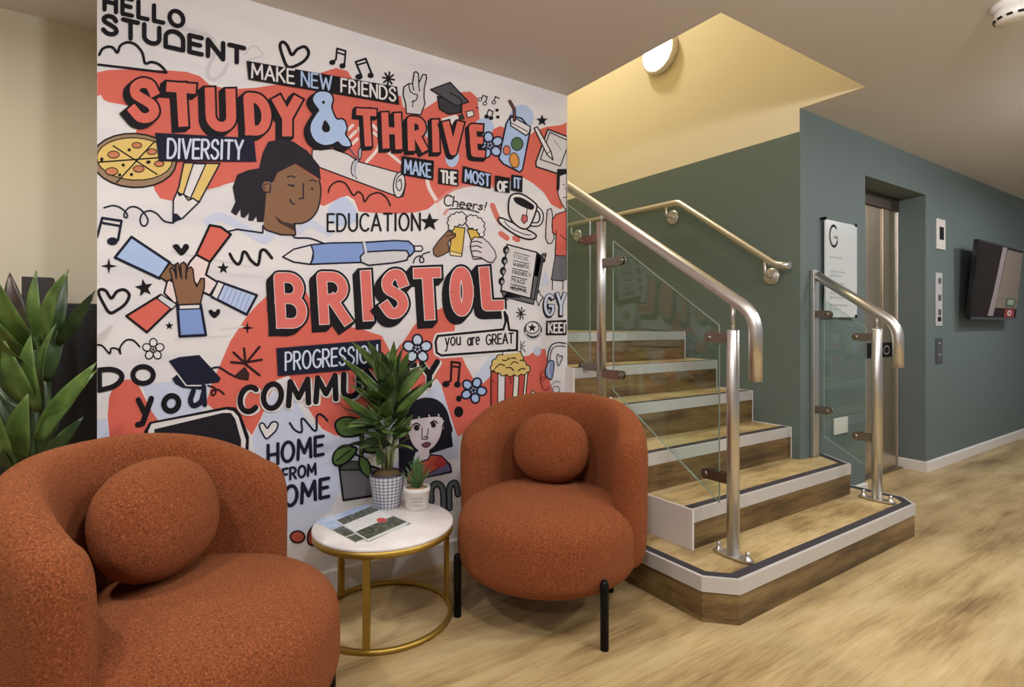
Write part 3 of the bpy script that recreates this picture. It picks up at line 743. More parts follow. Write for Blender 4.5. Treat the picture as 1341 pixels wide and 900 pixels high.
for k in range(22):
    a = 2 * math.pi * k * 0.381966 + 0.3; tl = k / 22
    out = 0.070 - 0.058 * tl; hh = 0.055 + 0.075 * tl
    m = MB(); leaf_mesh(m, (0.010 * math.cos(a), 0.010 * math.sin(a), 0.080 + 0.01 * tl), (out * math.cos(a), out * math.sin(a), 0.085 + hh), 0.022, (-math.sin(a), math.cos(a), 0), sag=-0.10, fold=0.45, seg=7, wprof=lambda u: max(0.03, (1 - u) ** 0.6 * (0.75 + 0.6 * u)))
    o = m.build('leaf', M['succulent'], t); so = o.modifiers.new('thickness', 'SOLIDIFY'); so.thickness = 0.003; so.offset = 0

# ------------------------------------------------------------------ the printed mural: inks laid on the wall plane, traced in tiles of the photograph
mural = thing('mural', 'big printed wall mural of doodles and coral lettering about student life', 'mural', ((MX0 + MX1) / 2, MY, 0))
INK = {}
def ink(c):
    if c not in INK: INK[c] = mat('ink', c, 0.6, 0, 0.12 if sum(c) < 200 else 0.3)
    return INK[c]
K, NV, CO, CB, WH = (28, 24, 28), (29, 31, 48), (212, 100, 84), (215, 108, 98), (222, 217, 214)
LBL, MBL, PBL, YE, BRN, TAN, GR, GRN = (168, 190, 224), (126, 152, 204), (200, 206, 224), (222, 190, 108), (132, 94, 64), (150, 122, 92), (98, 96, 98), (84, 112, 58)
SKIN, PALE, LG = (232, 212, 208), (206, 200, 197), (206, 204, 204)
TA, TB, TC_, TD, TE, TF = [(x, y, 4.1875) for x, y in ((110, 0), (430, 50), (110, 200), (430, 240), (110, 400), (430, 420))]
TG, TH, TI, TJ, TK = (340, 540, 4.47), (430, 560, 7.5), (390, 110, 5.0), (640, 440, 9.0), (690, 220, 3.913)
TL, TM, TN, TO, TP = (140, 340, 6.541), (340, 330, 7.5), (290, 480, 7.058), (560, 230, 7.5), (0, 0, 1.0)
def crom(p, closed=False, n=6):
    p = [Vector(q) for q in p]; out = []; N_ = len(p)
    if N_ < 3: return p
    for i in range(N_ if closed else N_ - 1):
        a, b, c, d = (p[(i - 1) % N_], p[i], p[(i + 1) % N_], p[(i + 2) % N_]) if closed else (p[max(i - 1, 0)], p[i], p[i + 1], p[min(i + 2, N_ - 1)])
        for k in range(n):
            t = k / n
            out.append(0.5 * ((2 * b) + (c - a) * t + (2 * a - 5 * b + 4 * c - d) * t * t + (3 * b - a - 3 * c + d) * t ** 3))
    if not closed: out.append(p[-1])
    return out
def scallop(pts, k=0.55):
    out = []; n = len(pts)
    area = sum(pts[i][0] * pts[(i + 1) % n][1] - pts[(i + 1) % n][0] * pts[i][1] for i in range(n)); sg = 1 if area > 0 else -1
    for i in range(n):
        a, b = Vector(pts[i]), Vector(pts[(i + 1) % n]); d = b - a; nn = Vector((d.y, -d.x)) * sg
        for q in range(7):
            t = q / 7; out.append(tuple(a + d * t + nn * k * math.sin(math.pi * t)))
    return out
def arc(cx, cy, rx, ry, a0, a1, n=12):
    return [(cx + rx * math.cos(R_(a0 + (a1 - a0) * k / n)), cy + ry * math.sin(R_(a0 + (a1 - a0) * k / n))) for k in range(n + 1)]
F = {'A': (.70, [[(0, 0), (.35, 1), (.70, 0)], [(.12, .33), (.58, .33)]]),
     'B': (.58, [[(0, 0), (0, 1), (.26, 1)] + arc(.26, .77, .27, .23, 90, -90) + [(0, .54)], [(.26, .54)] + arc(.28, .27, .30, .27, 90, -90) + [(0, 0)]]),
     'C': (.64, [arc(.38, .5, .38, .5, 48, 312, 18)]),
     'D': (.66, [[(0, 0), (0, 1), (.22, 1)] + arc(.22, .5, .44, .5, 90, -90, 16) + [(0, 0)]]),
     'E': (.50, [[(.50, 1), (0, 1), (0, 0), (.50, 0)], [(0, .52), (.43, .52)]]),
     'F': (.50, [[(.50, 1), (0, 1), (0, 0)], [(0, .50), (.42, .50)]]),
     'G': (.68, [arc(.38, .5, .38, .5, 50, 330, 18) + [(.70, .46), (.42, .46)]]),
     'H': (.60, [[(0, 0), (0, 1)], [(.60, 0), (.60, 1)], [(0, .5), (.60, .5)]]),
     'I': (.10, [[(.05, 0), (.05, 1)]]),
     'J': (.45, [[(.45, 1), (.45, .25)] + arc(.22, .25, .23, .25, 0, -160)]),
     'K': (.58, [[(0, 0), (0, 1)], [(.56, 1), (0, .42)], [(.16, .58), (.58, 0)]]),
     'L': (.48, [[(0, 1), (0, 0), (.48, 0)]]),
     'M': (.80, [[(0, 0), (.05, 1), (.40, .28), (.75, 1), (.80, 0)]]),
     'N': (.62, [[(0, 0), (0, 1), (.62, 0), (.62, 1)]]),
     'O': (.72, [arc(.36, .5, .36, .5, 0, 360, 22)]),
     'P': (.55, [[(0, 0), (0, 1), (.26, 1)] + arc(.26, .74, .29, .26, 90, -90) + [(0, .48)]]),
     'R': (.58, [[(0, 0), (0, 1), (.26, 1)] + arc(.26, .74, .29, .26, 90, -90) + [(0, .48)], [(.24, .48), (.58, 0)]]),
     'S': (.56, [[tuple(q) for q in crom([(.52, .80), (.42, .97), (.22, .99), (.04, .84), (.06, .64), (.28, .52), (.48, .40), (.54, .20), (.38, .02), (.16, .01), (.0, .17)])]]),
     'T': (.60, [[(0, 1), (.60, 1)], [(.30, 1), (.30, 0)]]),
     'U': (.62, [[(0, 1), (0, .32)] + arc(.31, .32, .31, .32, 180, 360) + [(.62, 1)]]),
     'V': (.66, [[(0, 1), (.33, 0), (.66, 1)]]),
     'W': (.92, [[(0, 1), (.22, 0), (.46, .8), (.70, 0), (.92, 1)]]),
     'Y': (.62, [[(0, 1), (.31, .46), (.62, 1)], [(.31, .46), (.31, 0)]]),
     'Z': (.55, [[(0, 1), (.55, 1), (0, 0), (.55, 0)]]),
     '0': (.56, [arc(.28, .5, .28, .5, 0, 360, 20)]),
     'i': (.10, [[(.05, 0), (.05, 1)]]),
     'dome': (.72, [[(0, 0), (0, .55)] + arc(.36, .55, .36, .45, 180, 0, 14) + [(.72, 0), (0, 0)]]),
     'a': (.46, [arc(.22, .26, .22, .26, 0, 360, 16), [(.44, .54), (.45, 0)]]),
     'e': (.46, [[(.02, .29), (.44, .29)] + arc(.23, .28, .22, .28, 0, 300, 14)]),
     'h': (.42, [[(0, 0), (0, 1)], [(0, .34)] + arc(.21, .34, .21, .2, 180, 0, 8) + [(.42, 0)]]),
     'o': (.50, [arc(.25, .28, .25, .28, 0, 360, 18)]),
     'r': (.30, [[(0, 0), (0, .54)], [(0, .34)] + arc(.2, .34, .2, .2, 180, 60, 6)]),
     's': (.36, [[tuple(q) for q in crom([(.34, .45), (.2, .55), (.05, .45), (.15, .31), (.30, .2), (.26, .04), (.12, .0), (0, .08)])]]),
     'u': (.44, [[(0, .54), (0, .2)] + arc(.21, .2, .21, .2, 180, 360) + [(.42, .54), (.43, 0)]]),
     'y': (.44, [[(0, .54), (.2, .04)], [(.44, .54), (.12, -.34), (-.04, -.36)]]),
     '!': (.14, [[(.10, 1), (.05, .3)], [(.03, .03), (.035, .04)]]),
     ' ': (.28, [])}
class Art:
    def __init__(s, name, z0=16, label=None):
        s.name, s.z0, s.z, s.dz, s.m, s.cols, s.tile, s.label = name, z0, 0, 0.0, MB(), [], TP, label
    def on(s, t): s.tile = t; return s
    def ci(s, c):
        if c not in s.cols: s.cols.append(c)
        return s.cols.index(c)
    def w(s, p):
        x0, y0, sc = s.tile
        return on_y(x0 + p[0] / sc, y0 + p[1] / sc, MY - 0.0012 - 0.00010 * s.z0 - s.dz)
    def poly(s, pts, ci, lift=True):
        if lift: s.dz += 0.000005                    # every printed shape lies a hair in front of the one before
        x0, y0, sc = s.tile; q = [(x0 + p[0] / sc, y0 + p[1] / sc) for p in pts]
        for lim, sg in ((127.4, 1), (742.4, -1)):    # the print ends with the wall
            if all((x - lim) * sg >= 0 for x, y in q): continue
            o = []
            for k in range(len(q)):
                a, b = q[k - 1], q[k]; ia, ib = (a[0] - lim) * sg >= 0, (b[0] - lim) * sg >= 0
                if ia != ib: t = (lim - a[0]) / (b[0] - a[0]); o.append((lim, a[1] + t * (b[1] - a[1])))
                if ib: o.append(b)
            q = o
            if len(q) < 3: return
        keep, s.tile = s.tile, TP; w = [s.w(p) for p in q]; s.tile = keep
        s.m.face(w, ci)
    def fill(s, pts, c, smooth=False, edge=0, ec=K):
        if smooth: pts = crom(pts, True)
        s.poly(pts, s.ci(c)); s.z += 1
        if edge: s.line(pts, edge, ec, False, True)
        return s
    def _ribbon(s, pts, w, ci, closed, square):
        dark = sum(s.cols[ci]) < 200 if ci < len(s.cols) else False
        if False: pass
        pts = [Vector(p) for p in pts]; q = [pts[0]]
        for p in pts[1:]:
            if (p - q[-1]).length > 1e-6: q.append(p)
        pts = q; n = len(pts); r = w / 2
        if n == 1: s.poly([(pts[0].x + r * math.cos(k * math.pi / 6), pts[0].y + r * math.sin(k * math.pi / 6)) for k in range(12)], ci, True); return
        if closed and (pts[0] - pts[-1]).length < 1e-6: pts = pts[:-1]; n -= 1
        for i in range(n if closed else n - 1):
            a, b = pts[i], pts[(i + 1) % n]; d = (b - a).normalized()
            if square and not closed:
                if i == 0: a = a - d * r
                if i == n - 2: b = b + d * r
            nn = Vector((-d.y, d.x)) * r
            s.poly([a + nn, b + nn, b - nn, a - nn], ci, True)
        for i, p in enumerate(pts):
            if not closed and i in (0, n - 1) and square: continue
            if 0 < i < n - 1 or closed:
                d1 = (p - pts[i - 1]).normalized(); d2 = (pts[(i + 1) % n] - p).normalized()
                if d1.dot(d2) > 0.995: continue
            s.poly([(p.x + r * math.cos(k * math.pi / 6), p.y + r * math.sin(k * math.pi / 6)) for k in range(12)], ci, True)
    def line(s, pts, w, c=K, smooth=True, closed=False, square=False):
        if smooth: pts = crom(pts, closed)
        s._ribbon(pts, w, s.ci(c), closed, square); s.z += 1; return s
    def lines(s, many, w, c=K, smooth=True):
        for p in many: s._ribbon(crom(p) if smooth else p, w, s.ci(c), False, False)
        s.z += 1; return s
    def ell(s, cx, cy, rx, ry, c, edge=0, ec=K, rot=0, n=24):
        cr, sr = math.cos(R_(rot)), math.sin(R_(rot)); pts = []
        for k in range(n):
            a = 2 * math.pi * k / n; x, y = rx * math.cos(a), ry * math.sin(a)
            pts.append((cx + x * cr - y * sr, cy + x * sr + y * cr))
        if c: s.fill(pts, c)
        if edge: s.line(pts, edge, ec, False, True)
        return s
    def star(s, cx, cy, r, c=K, n=5, inner=0.42, rot=-90):
        pts = []
        for k in range(2 * n):
            a = R_(rot + 180 * k / n); q = r if k % 2 == 0 else r * inner
            pts.append((cx + q * math.cos(a), cy + q * math.sin(a)))
        return s.fill(pts, c)
    def text(s, txt, p0, p1, h0, h1, w, c, gap=.24, slant=0.0, up=None):
        gl = list(txt) if isinstance(txt, str) else txt
        tot = sum(F[g][0] for g in gl) + gap * (len(gl) - 1); x = 0; ci = s.ci(c)
        p0, p1 = Vector(p0), Vector(p1)
        for g in gl:
            for st_ in F[g][1]:
                pts = []
                for gx, gy in st_:
                    t = (x + gx + slant * gy) / tot
                    pts.append(p0.lerp(p1, t) + Vector((0, -1)) * gy * (h0 + (h1 - h0) * t))
                s._ribbon(pts, w, ci, False, False)
            x += F[g][0] + gap
        s.z += 1; return s
    def big(s, g, box, W, o, sh, c, tilt=0.0, white=0, lean=0.0):
        """block letter: black shadow and outline, an optional white line, a coloured face"""
        x0, y0, x1, y1 = box; gw = F[g][0]
        def P(q): 
            u, v = (q[0] / gw if gw > .2 else .5), q[1]
            X_ = x0 + W / 2 + u * max(0, (x1 - x0 - W)); Y_ = y1 - W / 2 - v * (y1 - y0 - W)
            return Vector((X_ + lean * (y0 - Y_), Y_ + tilt * (X_ - x0)))
        strokes = [[P(q) for q in st_] for st_ in F[g][1]]
        nst = 7; kk = s.ci(K)
        for i in range(nst + 1):
            d = Vector(sh) * (i / nst)
            for st_ in strokes: s._ribbon([p + d for p in st_], W + 2 * o + 2 * white, kk, False, True)
        s.z += 1
        if white:
            wi = s.ci(WH)
            for st_ in strokes: s._ribbon(st_, W + 2 * white, wi, False, True)
            s.z += 1
        fi = s.ci(c)
        for st_ in strokes: s._ribbon(st_, W, fi, False, True)
        s.z += 1; return s
    def heart(s, pts, w, c=K, fillc=None):
        if fillc: s.fill(pts, fillc, True)
        if w: s.line(pts, w, c, True, True)
        return s
    def done(s):
        o = kid(s.m, s.name, [ink(c) for c in s.cols], mural)
        if s.label: o['label'] = s.label
        return o

# the sheet itself
m = MB(); m.face([(MX0, MY - 0.0008, 0.095), (MX1, MY - 0.0008, 0.095), (MX1, MY - 0.0008, CZ), (MX0, MY - 0.0008, CZ)])
sheet = mat('mural_paper', (222, 217, 215), 0.5, 0, 0.4); N, L, b = nodes(sheet)
v = coords(N, L, (1, 1, 5)); L.new(ramp(N, L, noise(N, L, v, 1.6, 3), [(0.4, (216, 212, 212)), (0.55, (224, 219, 217)), (0.7, (228, 223, 219))]), b.inputs['Base Color'])
kid(m, 'mural_sheet', sheet, mural)['label'] = 'white printed wallcovering'

# --- colour fields behind everything
a = Art('colour_field', 0, 'coral brush swash behind the lettering')
a.fill([(127, 95), (140, 92), (165, 91), (217, 92), (244, 94), (262, 100), (274, 111), (300, 117), (335, 115), (373, 109), (406, 104), (418, 96), (440, 89), (455, 93), (462, 104), (490, 116), (525, 126), (528, 140), (545, 148), (560, 140), (575, 130), (600, 121), (616, 120), (625, 128), (628, 155), (640, 172), (655, 165), (690, 180), (700, 172), (716, 166), (742, 163),
        (742, 268), (734, 274), (722, 268), (712, 252), (698, 240), (684, 232), (660, 240), (640, 244), (612, 244), (590, 250), (575, 262), (560, 274), (545, 278), (520, 280), (490, 279), (470, 277), (464, 262), (455, 256), (440, 262), (424, 270), (405, 262), (395, 245), (330, 236), (308, 238), (300, 240), (291, 243), (284, 247), (272, 251), (262, 250), (240, 256), (225, 263), (210, 260), (203, 250), (200, 240), (190, 232), (176, 200), (176, 178), (180, 168), (178, 146), (170, 139), (155, 136), (143, 134), (136, 131), (132, 124), (127, 126)], CO)
a.done()
a = Art('colour_field', 0, 'coral arch behind the lower lettering')
a.fill([(352, 385), (336, 400), (322, 416), (301, 448), (289, 476), (277, 504), (270, 528), (290, 545), (318, 555), (330, 570), (343, 545), (352, 520), (362, 498), (378, 492), (392, 515), (410, 545), (422, 562), (438, 570), (452, 572), (480, 560), (520, 515), (516, 470), (500, 440), (470, 430), (430, 425), (415, 410), (400, 380)], CO)
a.fill([(512, 500), (516, 470), (520, 458), (532, 442), (541, 428), (553, 415), (568, 408), (580, 403), (590, 412), (596, 426), (595, 440), (604, 465), (611, 480), (621, 498), (633, 502), (643, 492), (650, 470), (692, 466), (703, 458), (714, 457), (717, 475), (720, 500), (724, 512), (718, 530), (640, 545), (600, 572), (596, 564), (583, 528), (578, 504), (572, 496), (552, 512), (530, 530)], CO)
a.done()
a = Art('colour_field', 0, 'coral oval behind the word you')
a.fill([(167, 497), (158, 499), (149, 505), (143, 520), (141, 545), (144, 575), (152, 600), (206, 600), (212, 556), (200, 540), (190, 522), (182, 506), (175, 498)], CO); a.done()
def patch(pts, c, z0=1, smooth=False, name='colour_patch'):
    a = Art(name, z0); a.fill(pts, c, smooth); a.done()
def patch_ell(cx, cy, rx, ry, c, z0=1):
    a = Art('colour_patch', z0); a.ell(cx, cy, rx, ry, c); a.done()
def swirl(pts, w, c, z0=2):
    a = Art('swirl', z0); a.line(pts, w, c); a.done()
patch([(330, 574), (343, 548), (352, 522), (364, 508), (376, 512), (390, 530), (405, 552), (424, 566), (446, 573), (470, 566), (482, 540), (520, 540), (560, 515), (572, 500), (580, 512), (590, 545), (600, 575), (600, 600), (470, 620), (440, 650), (425, 690), (372, 700), (340, 640)], PBL)
patch([(187, 507), (200, 502), (240, 498), (276, 500), (270, 528), (262, 545), (225, 552), (208, 552), (198, 538)], PBL)
patch([(127, 550), (141, 548), (143, 580), (127, 590)], PBL)
swirl([(272, 290), (285, 284), (300, 288), (325, 303), (345, 314), (352, 310), (356, 305)], 11, PBL)
swirl([(392, 303), (405, 292), (420, 300), (432, 306)], 9, PBL)
patch([(430, 272), (440, 262), (452, 258), (462, 268), (468, 282), (462, 292), (445, 296), (432, 288)], (190, 202, 226), 1, True)
patch([(708, 375), (714, 352), (720, 372)], PBL)
patch_ell(683, 155, 16, 18, (178, 196, 224)); patch_ell(634, 166, 13, 11, (178, 196, 224)); patch_ell(592, 205, 9, 14, (178, 196, 224)); patch_ell(563, 170, 9, 11, PBL)
patch([(620, 496), (643, 465), (655, 470), (640, 495), (630, 502)], PBL)
swirl([(195, 22), (235, 36), (275, 48), (282, 66), (272, 92), (277, 104), (290, 98), (298, 84)], 5, (206, 201, 200)); swirl([(320, 72), (332, 60), (344, 72), (326, 78)], 2, (206, 201, 200))
swirl([(480, 212), (494, 196), (500, 178), (506, 196), (516, 206), (526, 214)], 4, (232, 214, 206)); swirl([(558, 228), (562, 246), (571, 262), (576, 275)], 5, (232, 214, 206))
for f in ([(456, 170), (462, 164)], [(458, 180), (466, 172)], [(462, 188), (468, 182)], [(488, 164), (494, 170)], [(490, 174), (494, 178)], [(470, 168), (474, 176)]): swirl(f, 4, (232, 214, 206), 3)
swirl([(572, 264), (590, 250), (612, 243), (640, 243), (664, 249)], 4, (214, 130, 116)); swirl([(645, 269), (650, 282), (656, 292)], 7, (206, 110, 96)); swirl([(656, 306), (664, 312)], 7, (206, 110, 96)); swirl([(674, 312), (678, 314)], 7, (206, 110, 96))
swirl([(582, 280), (586, 275)], 4, (214, 150, 140))
for f in ([(270, 250), (300, 243)], [(225, 330), (330, 350)], [(300, 360), (345, 362)], [(230, 445), (300, 440)], [(290, 432), (318, 428)]): swirl(f, 2.5, (212, 207, 206), 3)

# --- top row
a = Art('lettering', 18, 'black sans lettering at the top left'); a.on(TA)
a.text('HELLO', (113, 52), (545, 150), 92, 80, 24, K, .34)
a.text(['S', 'T', 'U', 'dome', 'E', 'N', 'T'], (106, 178), (878, 350), 98, 86, 25, K, .26); a.done()
a = Art('cloud_drawing'); a.on(TA)
a.line([(84, 300), (100, 270), (130, 256), (160, 262), (183, 288), (200, 250), (240, 232), (285, 246), (320, 290), (335, 346), (370, 340), (410, 352), (440, 380), (450, 396)], 15); a.line([(78, 354), (250, 374), (452, 398)], 13, K, False); a.done()
a = Art('heart_drawing'); a.on(TA).heart([(1120, 368), (1090, 310), (1075, 250), (1090, 230), (1115, 250), (1140, 300), (1170, 270), (1210, 256), (1232, 285), (1220, 320), (1180, 352)], 17); a.done()
a = Art('banner', 60, 'black banner reading MAKE NEW FRIENDS'); a.on(TP)
a.fill([(323, 79.5), (520, 113.5), (523, 137), (325.5, 104)], K)
a.text('MAKE', (330, 101.5), (385, 109.5), 18, 18, 2.6, WH, .22); a.text('NEW', (395, 112), (434, 118), 18, 18, 2.4, LBL, .22); a.text('FRIENDS', (447, 120), (518, 132.5), 17, 17, 2.5, WH, .26); a.done()
a = Art('music_note_drawing'); a.on(TB)
a.line([(20, 130), (42, 118), (48, 56), (95, 70), (88, 150)], 10, K, False); a.line([(46, 78), (94, 92)], 9, K, False); a.ell(22, 133, 17, 14, K); a.ell(78, 152, 17, 15, K); a.done()
a = Art('music_note_drawing'); a.on(TB)
a.line([(176, 212), (182, 208), (150, 130), (205, 112), (240, 200)], 11, K, False); a.line([(156, 148), (210, 132)], 9, K, False); a.ell(168, 212, 20, 16, K); a.ell(232, 204, 17, 15, K); a.done()
a = Art('asterisk_drawing'); a.on(TB)
for k in range(4): an = R_(45 * k + 10); a.line([(330 - 32 * math.cos(an), 222 - 36 * math.sin(an)), (330 + 32 * math.cos(an), 222 + 36 * math.sin(an))], 10, K, False)
a.done()
a = Art('peace_hand_drawing'); a.on(TB)
a.fill([(428, 412), (424, 360), (410, 310), (414, 268), (440, 250), (462, 250), (470, 188), (482, 184), (494, 196), (496, 246), (518, 200), (536, 200), (538, 222), (526, 275), (524, 320), (530, 360), (514, 400), (508, 420)], (206, 202, 200), False, 7)
a.line([(440, 252), (448, 290), (462, 300)], 6); a.line([(462, 252), (468, 285)], 6); a.line([(466, 306), (488, 312), (480, 340), (458, 350)], 6); a.line([(495, 250), (500, 290)], 6); a.line([(466, 340), (462, 378)], 5); a.done()
a = Art('graduation_cap_drawing', 16, 'dark grey mortarboard'); a.on(TB)
a.fill([(620, 440), (700, 420), (720, 440), (700, 470), (630, 470)], WH); a.fill([(598, 320), (610, 390), (660, 418), (724, 408), (730, 350)], (60, 58, 60), False, 7); a.fill([(560, 282), (668, 242), (770, 350), (700, 372)], (76, 74, 76), False, 7)
a.line([(668, 300), (720, 330), (732, 360), (730, 430)], 7, (30, 28, 30)); a.fill([(716, 420), (740, 416), (750, 446), (712, 450)], (60, 52, 50)); a.fill([(756, 404), (792, 396), (800, 424), (764, 436)], WH, False, 5); a.done()
a = Art('music_note_drawing'); a.on(TB)
a.lines([[(838, 335), (848, 314), (872, 322), (862, 352)], [(908, 350), (916, 320), (938, 332)], [(868, 420), (880, 392), (904, 402), (896, 432)], [(822, 384), (812, 380)]], 6, K, False)
for x, y, r, f in ((832, 336, 10, 0), (858, 358, 10, 0), (908, 352, 10, 0), (868, 430, 10, 1), (892, 438, 10, 1), (925, 395, 7, 1), (930, 432, 7, 1)): a.ell(x, y, r, r * .85, K if f else WH, 5)
a.done()

def study(letters, tile, sh, W, o, c=CO, white=0):
    for g, box, tilt, lean in letters:
        a = Art('block_letter', 20); a.on(tile); a.big(g, box, W, o, sh, c, tilt, white, lean); a.done()
study([('S', (246, 416, 416, 662), .14, 0), ('T', (450, 448, 612, 688), .08, -.06), ('U', (662, 478, 830, 718), .06, -.03), ('D', (872, 506, 1020, 740), .06, -.06), ('Y', (1038, 530, 1190, 748), .0, 0)], TA, (-27, 22), 54, 11)
study([('T', (152, 384, 262, 590), .06, -.06), ('H', (290, 406, 398, 604), .06, -.04), ('R', (432, 428, 536, 616), .06, -.03), ('I', (566, 446, 606, 624), .06, -.03), ('V', (628, 456, 740, 642), .02, 0), ('E', (770, 470, 846, 650), .06, -.08)], TB, (-15, 15), 38, 9)
study([('B', (138, 204, 440, 746), .02, -.06)], TM, (-52, 52), 92, 21, CB, 6)
study([('R', (560, 196, 866, 710), .01, -.06)], TM, (-52, 52), 92, 21, CB, 6)
study([('I', (166, 480, 240, 754), .0, -.06), ('S', (290, 474, 440, 742), -.02, 0), ('T', (466, 468, 614, 752), -.04, -.06), ('O', (664, 460, 790, 730), -.02, -.02), ('L', (826, 462, 946, 700), -.03, -.08)], TD, (-28, 32), 54, 12, CB, 4)
a = Art('ampersand', 50, 'light blue ampersand'); a.on(TI)
amp = [(112, 130), (100, 95), (125, 58), (165, 50), (208, 62), (228, 100), (218, 150), (240, 215), (262, 235), (282, 232), (305, 245), (318, 290), (308, 330), (335, 370), (345, 402), (322, 408), (290, 400), (262, 375), (225, 392), (170, 398), (115, 370), (85, 310), (90, 255), (125, 195), (140, 170)]
for q in (0, 7): a._ribbon([(x - 33 * q / 7, y + 24 * q / 7) for x, y in crom(amp, True, 4)], 22, a.ci(K), True, False)
for q in range(1, 7): a.poly([(x - 33 * q / 7, y + 24 * q / 7) for x, y in crom(amp, True)], a.ci(K))
for q in range(1, 7): a._ribbon([(x - 33 * q / 7, y + 24 * q / 7) for x, y in amp], 20, a.ci(K), True, False)
a.poly([(x - 24, y + 16) for x, y in crom(amp, True)], a.ci(K)); a.z += 1
a.fill(amp, LBL, True); a.ell(168, 120, 10, 11, K); a.fill([(180, 238), (210, 280), (205, 310), (178, 316), (158, 296), (164, 262)], K, True); a.done()

# --- jar, star, tablet
a = Art('jar_drawing'); a.on(TB)
a.fill([(1000, 425), (975, 470), (935, 660), (960, 690), (1050, 735), (1065, 720), (1108, 500), (1060, 440)], LBL, False, 9, NV)
a.fill([(998, 440), (1012, 432), (1108, 486), (1104, 515), (1085, 535), (1000, 480)], WH, False, 7, NV); a.line([(1000, 462), (1092, 512)], 5, NV, False)
a.line([(995, 346), (1020, 390), (1020, 450)], 18, K, False); a.line([(995, 346), (1020, 390), (1020, 448)], 8, (120, 72, 60), False)
a.ell(1035, 580, 32, 36, (78, 104, 66), 5, NV); a.ell(978, 615, 20, 26, (206, 110, 86), 5, NV); a.ell(1020, 670, 26, 42, (214, 142, 66), 5, NV, -10); a.done()
a = Art('star_drawing'); a.on(TB).star(1172, 452, 34); a.done()
a = Art('tablet_drawing'); a.on(TB)
a.fill([(1204, 500), (1310, 540), (1310, 745), (1255, 742), (1140, 705), (1138, 680)], (206, 202, 200), False, 8); a.line([(1310, 560), (1214, 516), (1162, 665), (1272, 702), (1310, 600)], 6, K, False); a.line([(1240, 560), (1275, 610)], 5, (150, 146, 146), False)
a.line([(1282, 480), (1300, 470), (1312, 466)], 8, CO)
a.fill([(1128, 494), (1146, 486), (1220, 620), (1232, 668), (1200, 640)], WH, False, 7); a.line([(1196, 636), (1220, 618)], 5, K, False); a.done()
a = Art('pizza_drawing'); a.on(TA)
a.ell(275, 880, 232, 148, TAN, 9, K, 3); a.ell(278, 872, 208, 116, YE, 6, K, 3)
a.lines([[(160, 800), (400, 956)], [(385, 778), (180, 1000)], [(480, 860), (75, 890)], [(275, 758), (290, 990)]][:3], 8, K, False)
for x, y, r in ((290, 797, 26), (162, 848, 32), (372, 832, 26), (412, 898, 26), (300, 926, 30), (152, 940, 34), (205, 868, 0), (160, 852, 0)):
    if r: a.ell(x, y, r, r * .6, (196, 122, 82), 5)
a.lines([[(248, 822)], [(98, 872)], [(357, 888)], [(215, 905)], [(260, 957)], [(97, 876)], [(350, 890)], [(196, 960)]], 18, K, False); a.done()
a = Art('banner', 60, 'black banner reading DIVERSITY'); a.on(TA)
a.fill([(390, 728), (932, 757), (946, 886), (410, 884)], NV); a.text('DIVERSITY', (458, 866), (868, 872), 104, 100, 13, (206, 214, 232), .22, .05); a.done()
a = Art('pencil_drawing'); a.on(TC_)
a.fill([(548, 55), (745, 60), (632, 270), (610, 260), (570, 262), (545, 235), (510, 215), (520, 190)], YE, False, 9, NV); a.fill([(600, 60), (668, 62), (584, 250), (545, 230)], WH, False, 8, NV)
a.fill([(512, 212), (524, 236), (545, 226), (572, 262), (598, 250), (620, 266), (634, 268), (540, 360), (488, 378), (490, 260)], WH, False, 9, NV); a.fill([(488, 334), (510, 334), (532, 356), (500, 382), (486, 380)], NV); a.done()
a = Art('squiggle_drawing'); a.on(TC_).line([(110, 302), (160, 290), (205, 305), (235, 335), (235, 355), (220, 350), (225, 325), (250, 300), (285, 298), (320, 320), (350, 365), (340, 398), (318, 398), (308, 370), (320, 335), (360, 318), (400, 335), (440, 375), (490, 385)], 9, NV); a.done()

# --- the winking face
a = Art('woman_drawing', 20, 'face of a woman with long black hair'); a.on(TC_)
a.line([(790, 432), (840, 420), (980, 440), (982, 400)], 9, NV, False); a.line([(1155, 440), (1155, 466), (1240, 470), (1320, 500)], 9, NV)
a.fill([(980, 0), (1010, -60), (1080, -75), (1150, -60), (1225, -10), (1290, 70), (1300, 150), (1160, 60), (1060, 110), (1040, 160), (1000, 180), (1000, 240), (985, 380), (950, 380), (945, 350), (925, 375), (900, 372), (905, 330), (880, 358), (860, 352), (858, 310), (835, 345), (805, 325), (830, 270), (815, 190), (840, 120), (900, 96), (960, 85)], (40, 36, 42))
a.fill([(1050, 140), (1060, 110), (1158, 64), (1200, 92), (1290, 150), (1300, 200), (1288, 300), (1250, 360), (1200, 388), (1150, 385), (1158, 455), (1080, 450), (1000, 425), (985, 410), (1000, 215)], BRN)
a.line([(1290, 150), (1299, 210), (1286, 300), (1250, 358), (1200, 386), (1152, 388)], 8, NV); a.line([(1156, 390), (1160, 452), (1080, 450), (1000, 425), (984, 408)], 8, NV, False)
a.fill([(1025, 155), (985, 155), (970, 185), (985, 215), (1020, 218)], BRN, False, 7, NV); a.line([(1010, 170), (985, 178), (990, 200)], 5, NV)
a.fill([(1045, 345), (1090, 378), (1150, 392), (1156, 430), (1100, 400), (1070, 385)], (70, 50, 44))
a.line([(1115, 136), (1135, 128), (1160, 136)], 7, NV); a.line([(1120, 176), (1150, 184), (1145, 178)], 8, NV); a.line([(1235, 156), (1255, 150), (1275, 160)], 6, NV); a.line([(1250, 196), (1251, 198)], 12, NV, False)
a.line([(1203, 170), (1203, 250), (1180, 252)], 7, NV, False); a.line([(1130, 256), (1140, 276), (1155, 282)], 8, NV); a.done()
a = Art('scroll_drawing', 18, 'rolled white diploma'); a.on(TI)
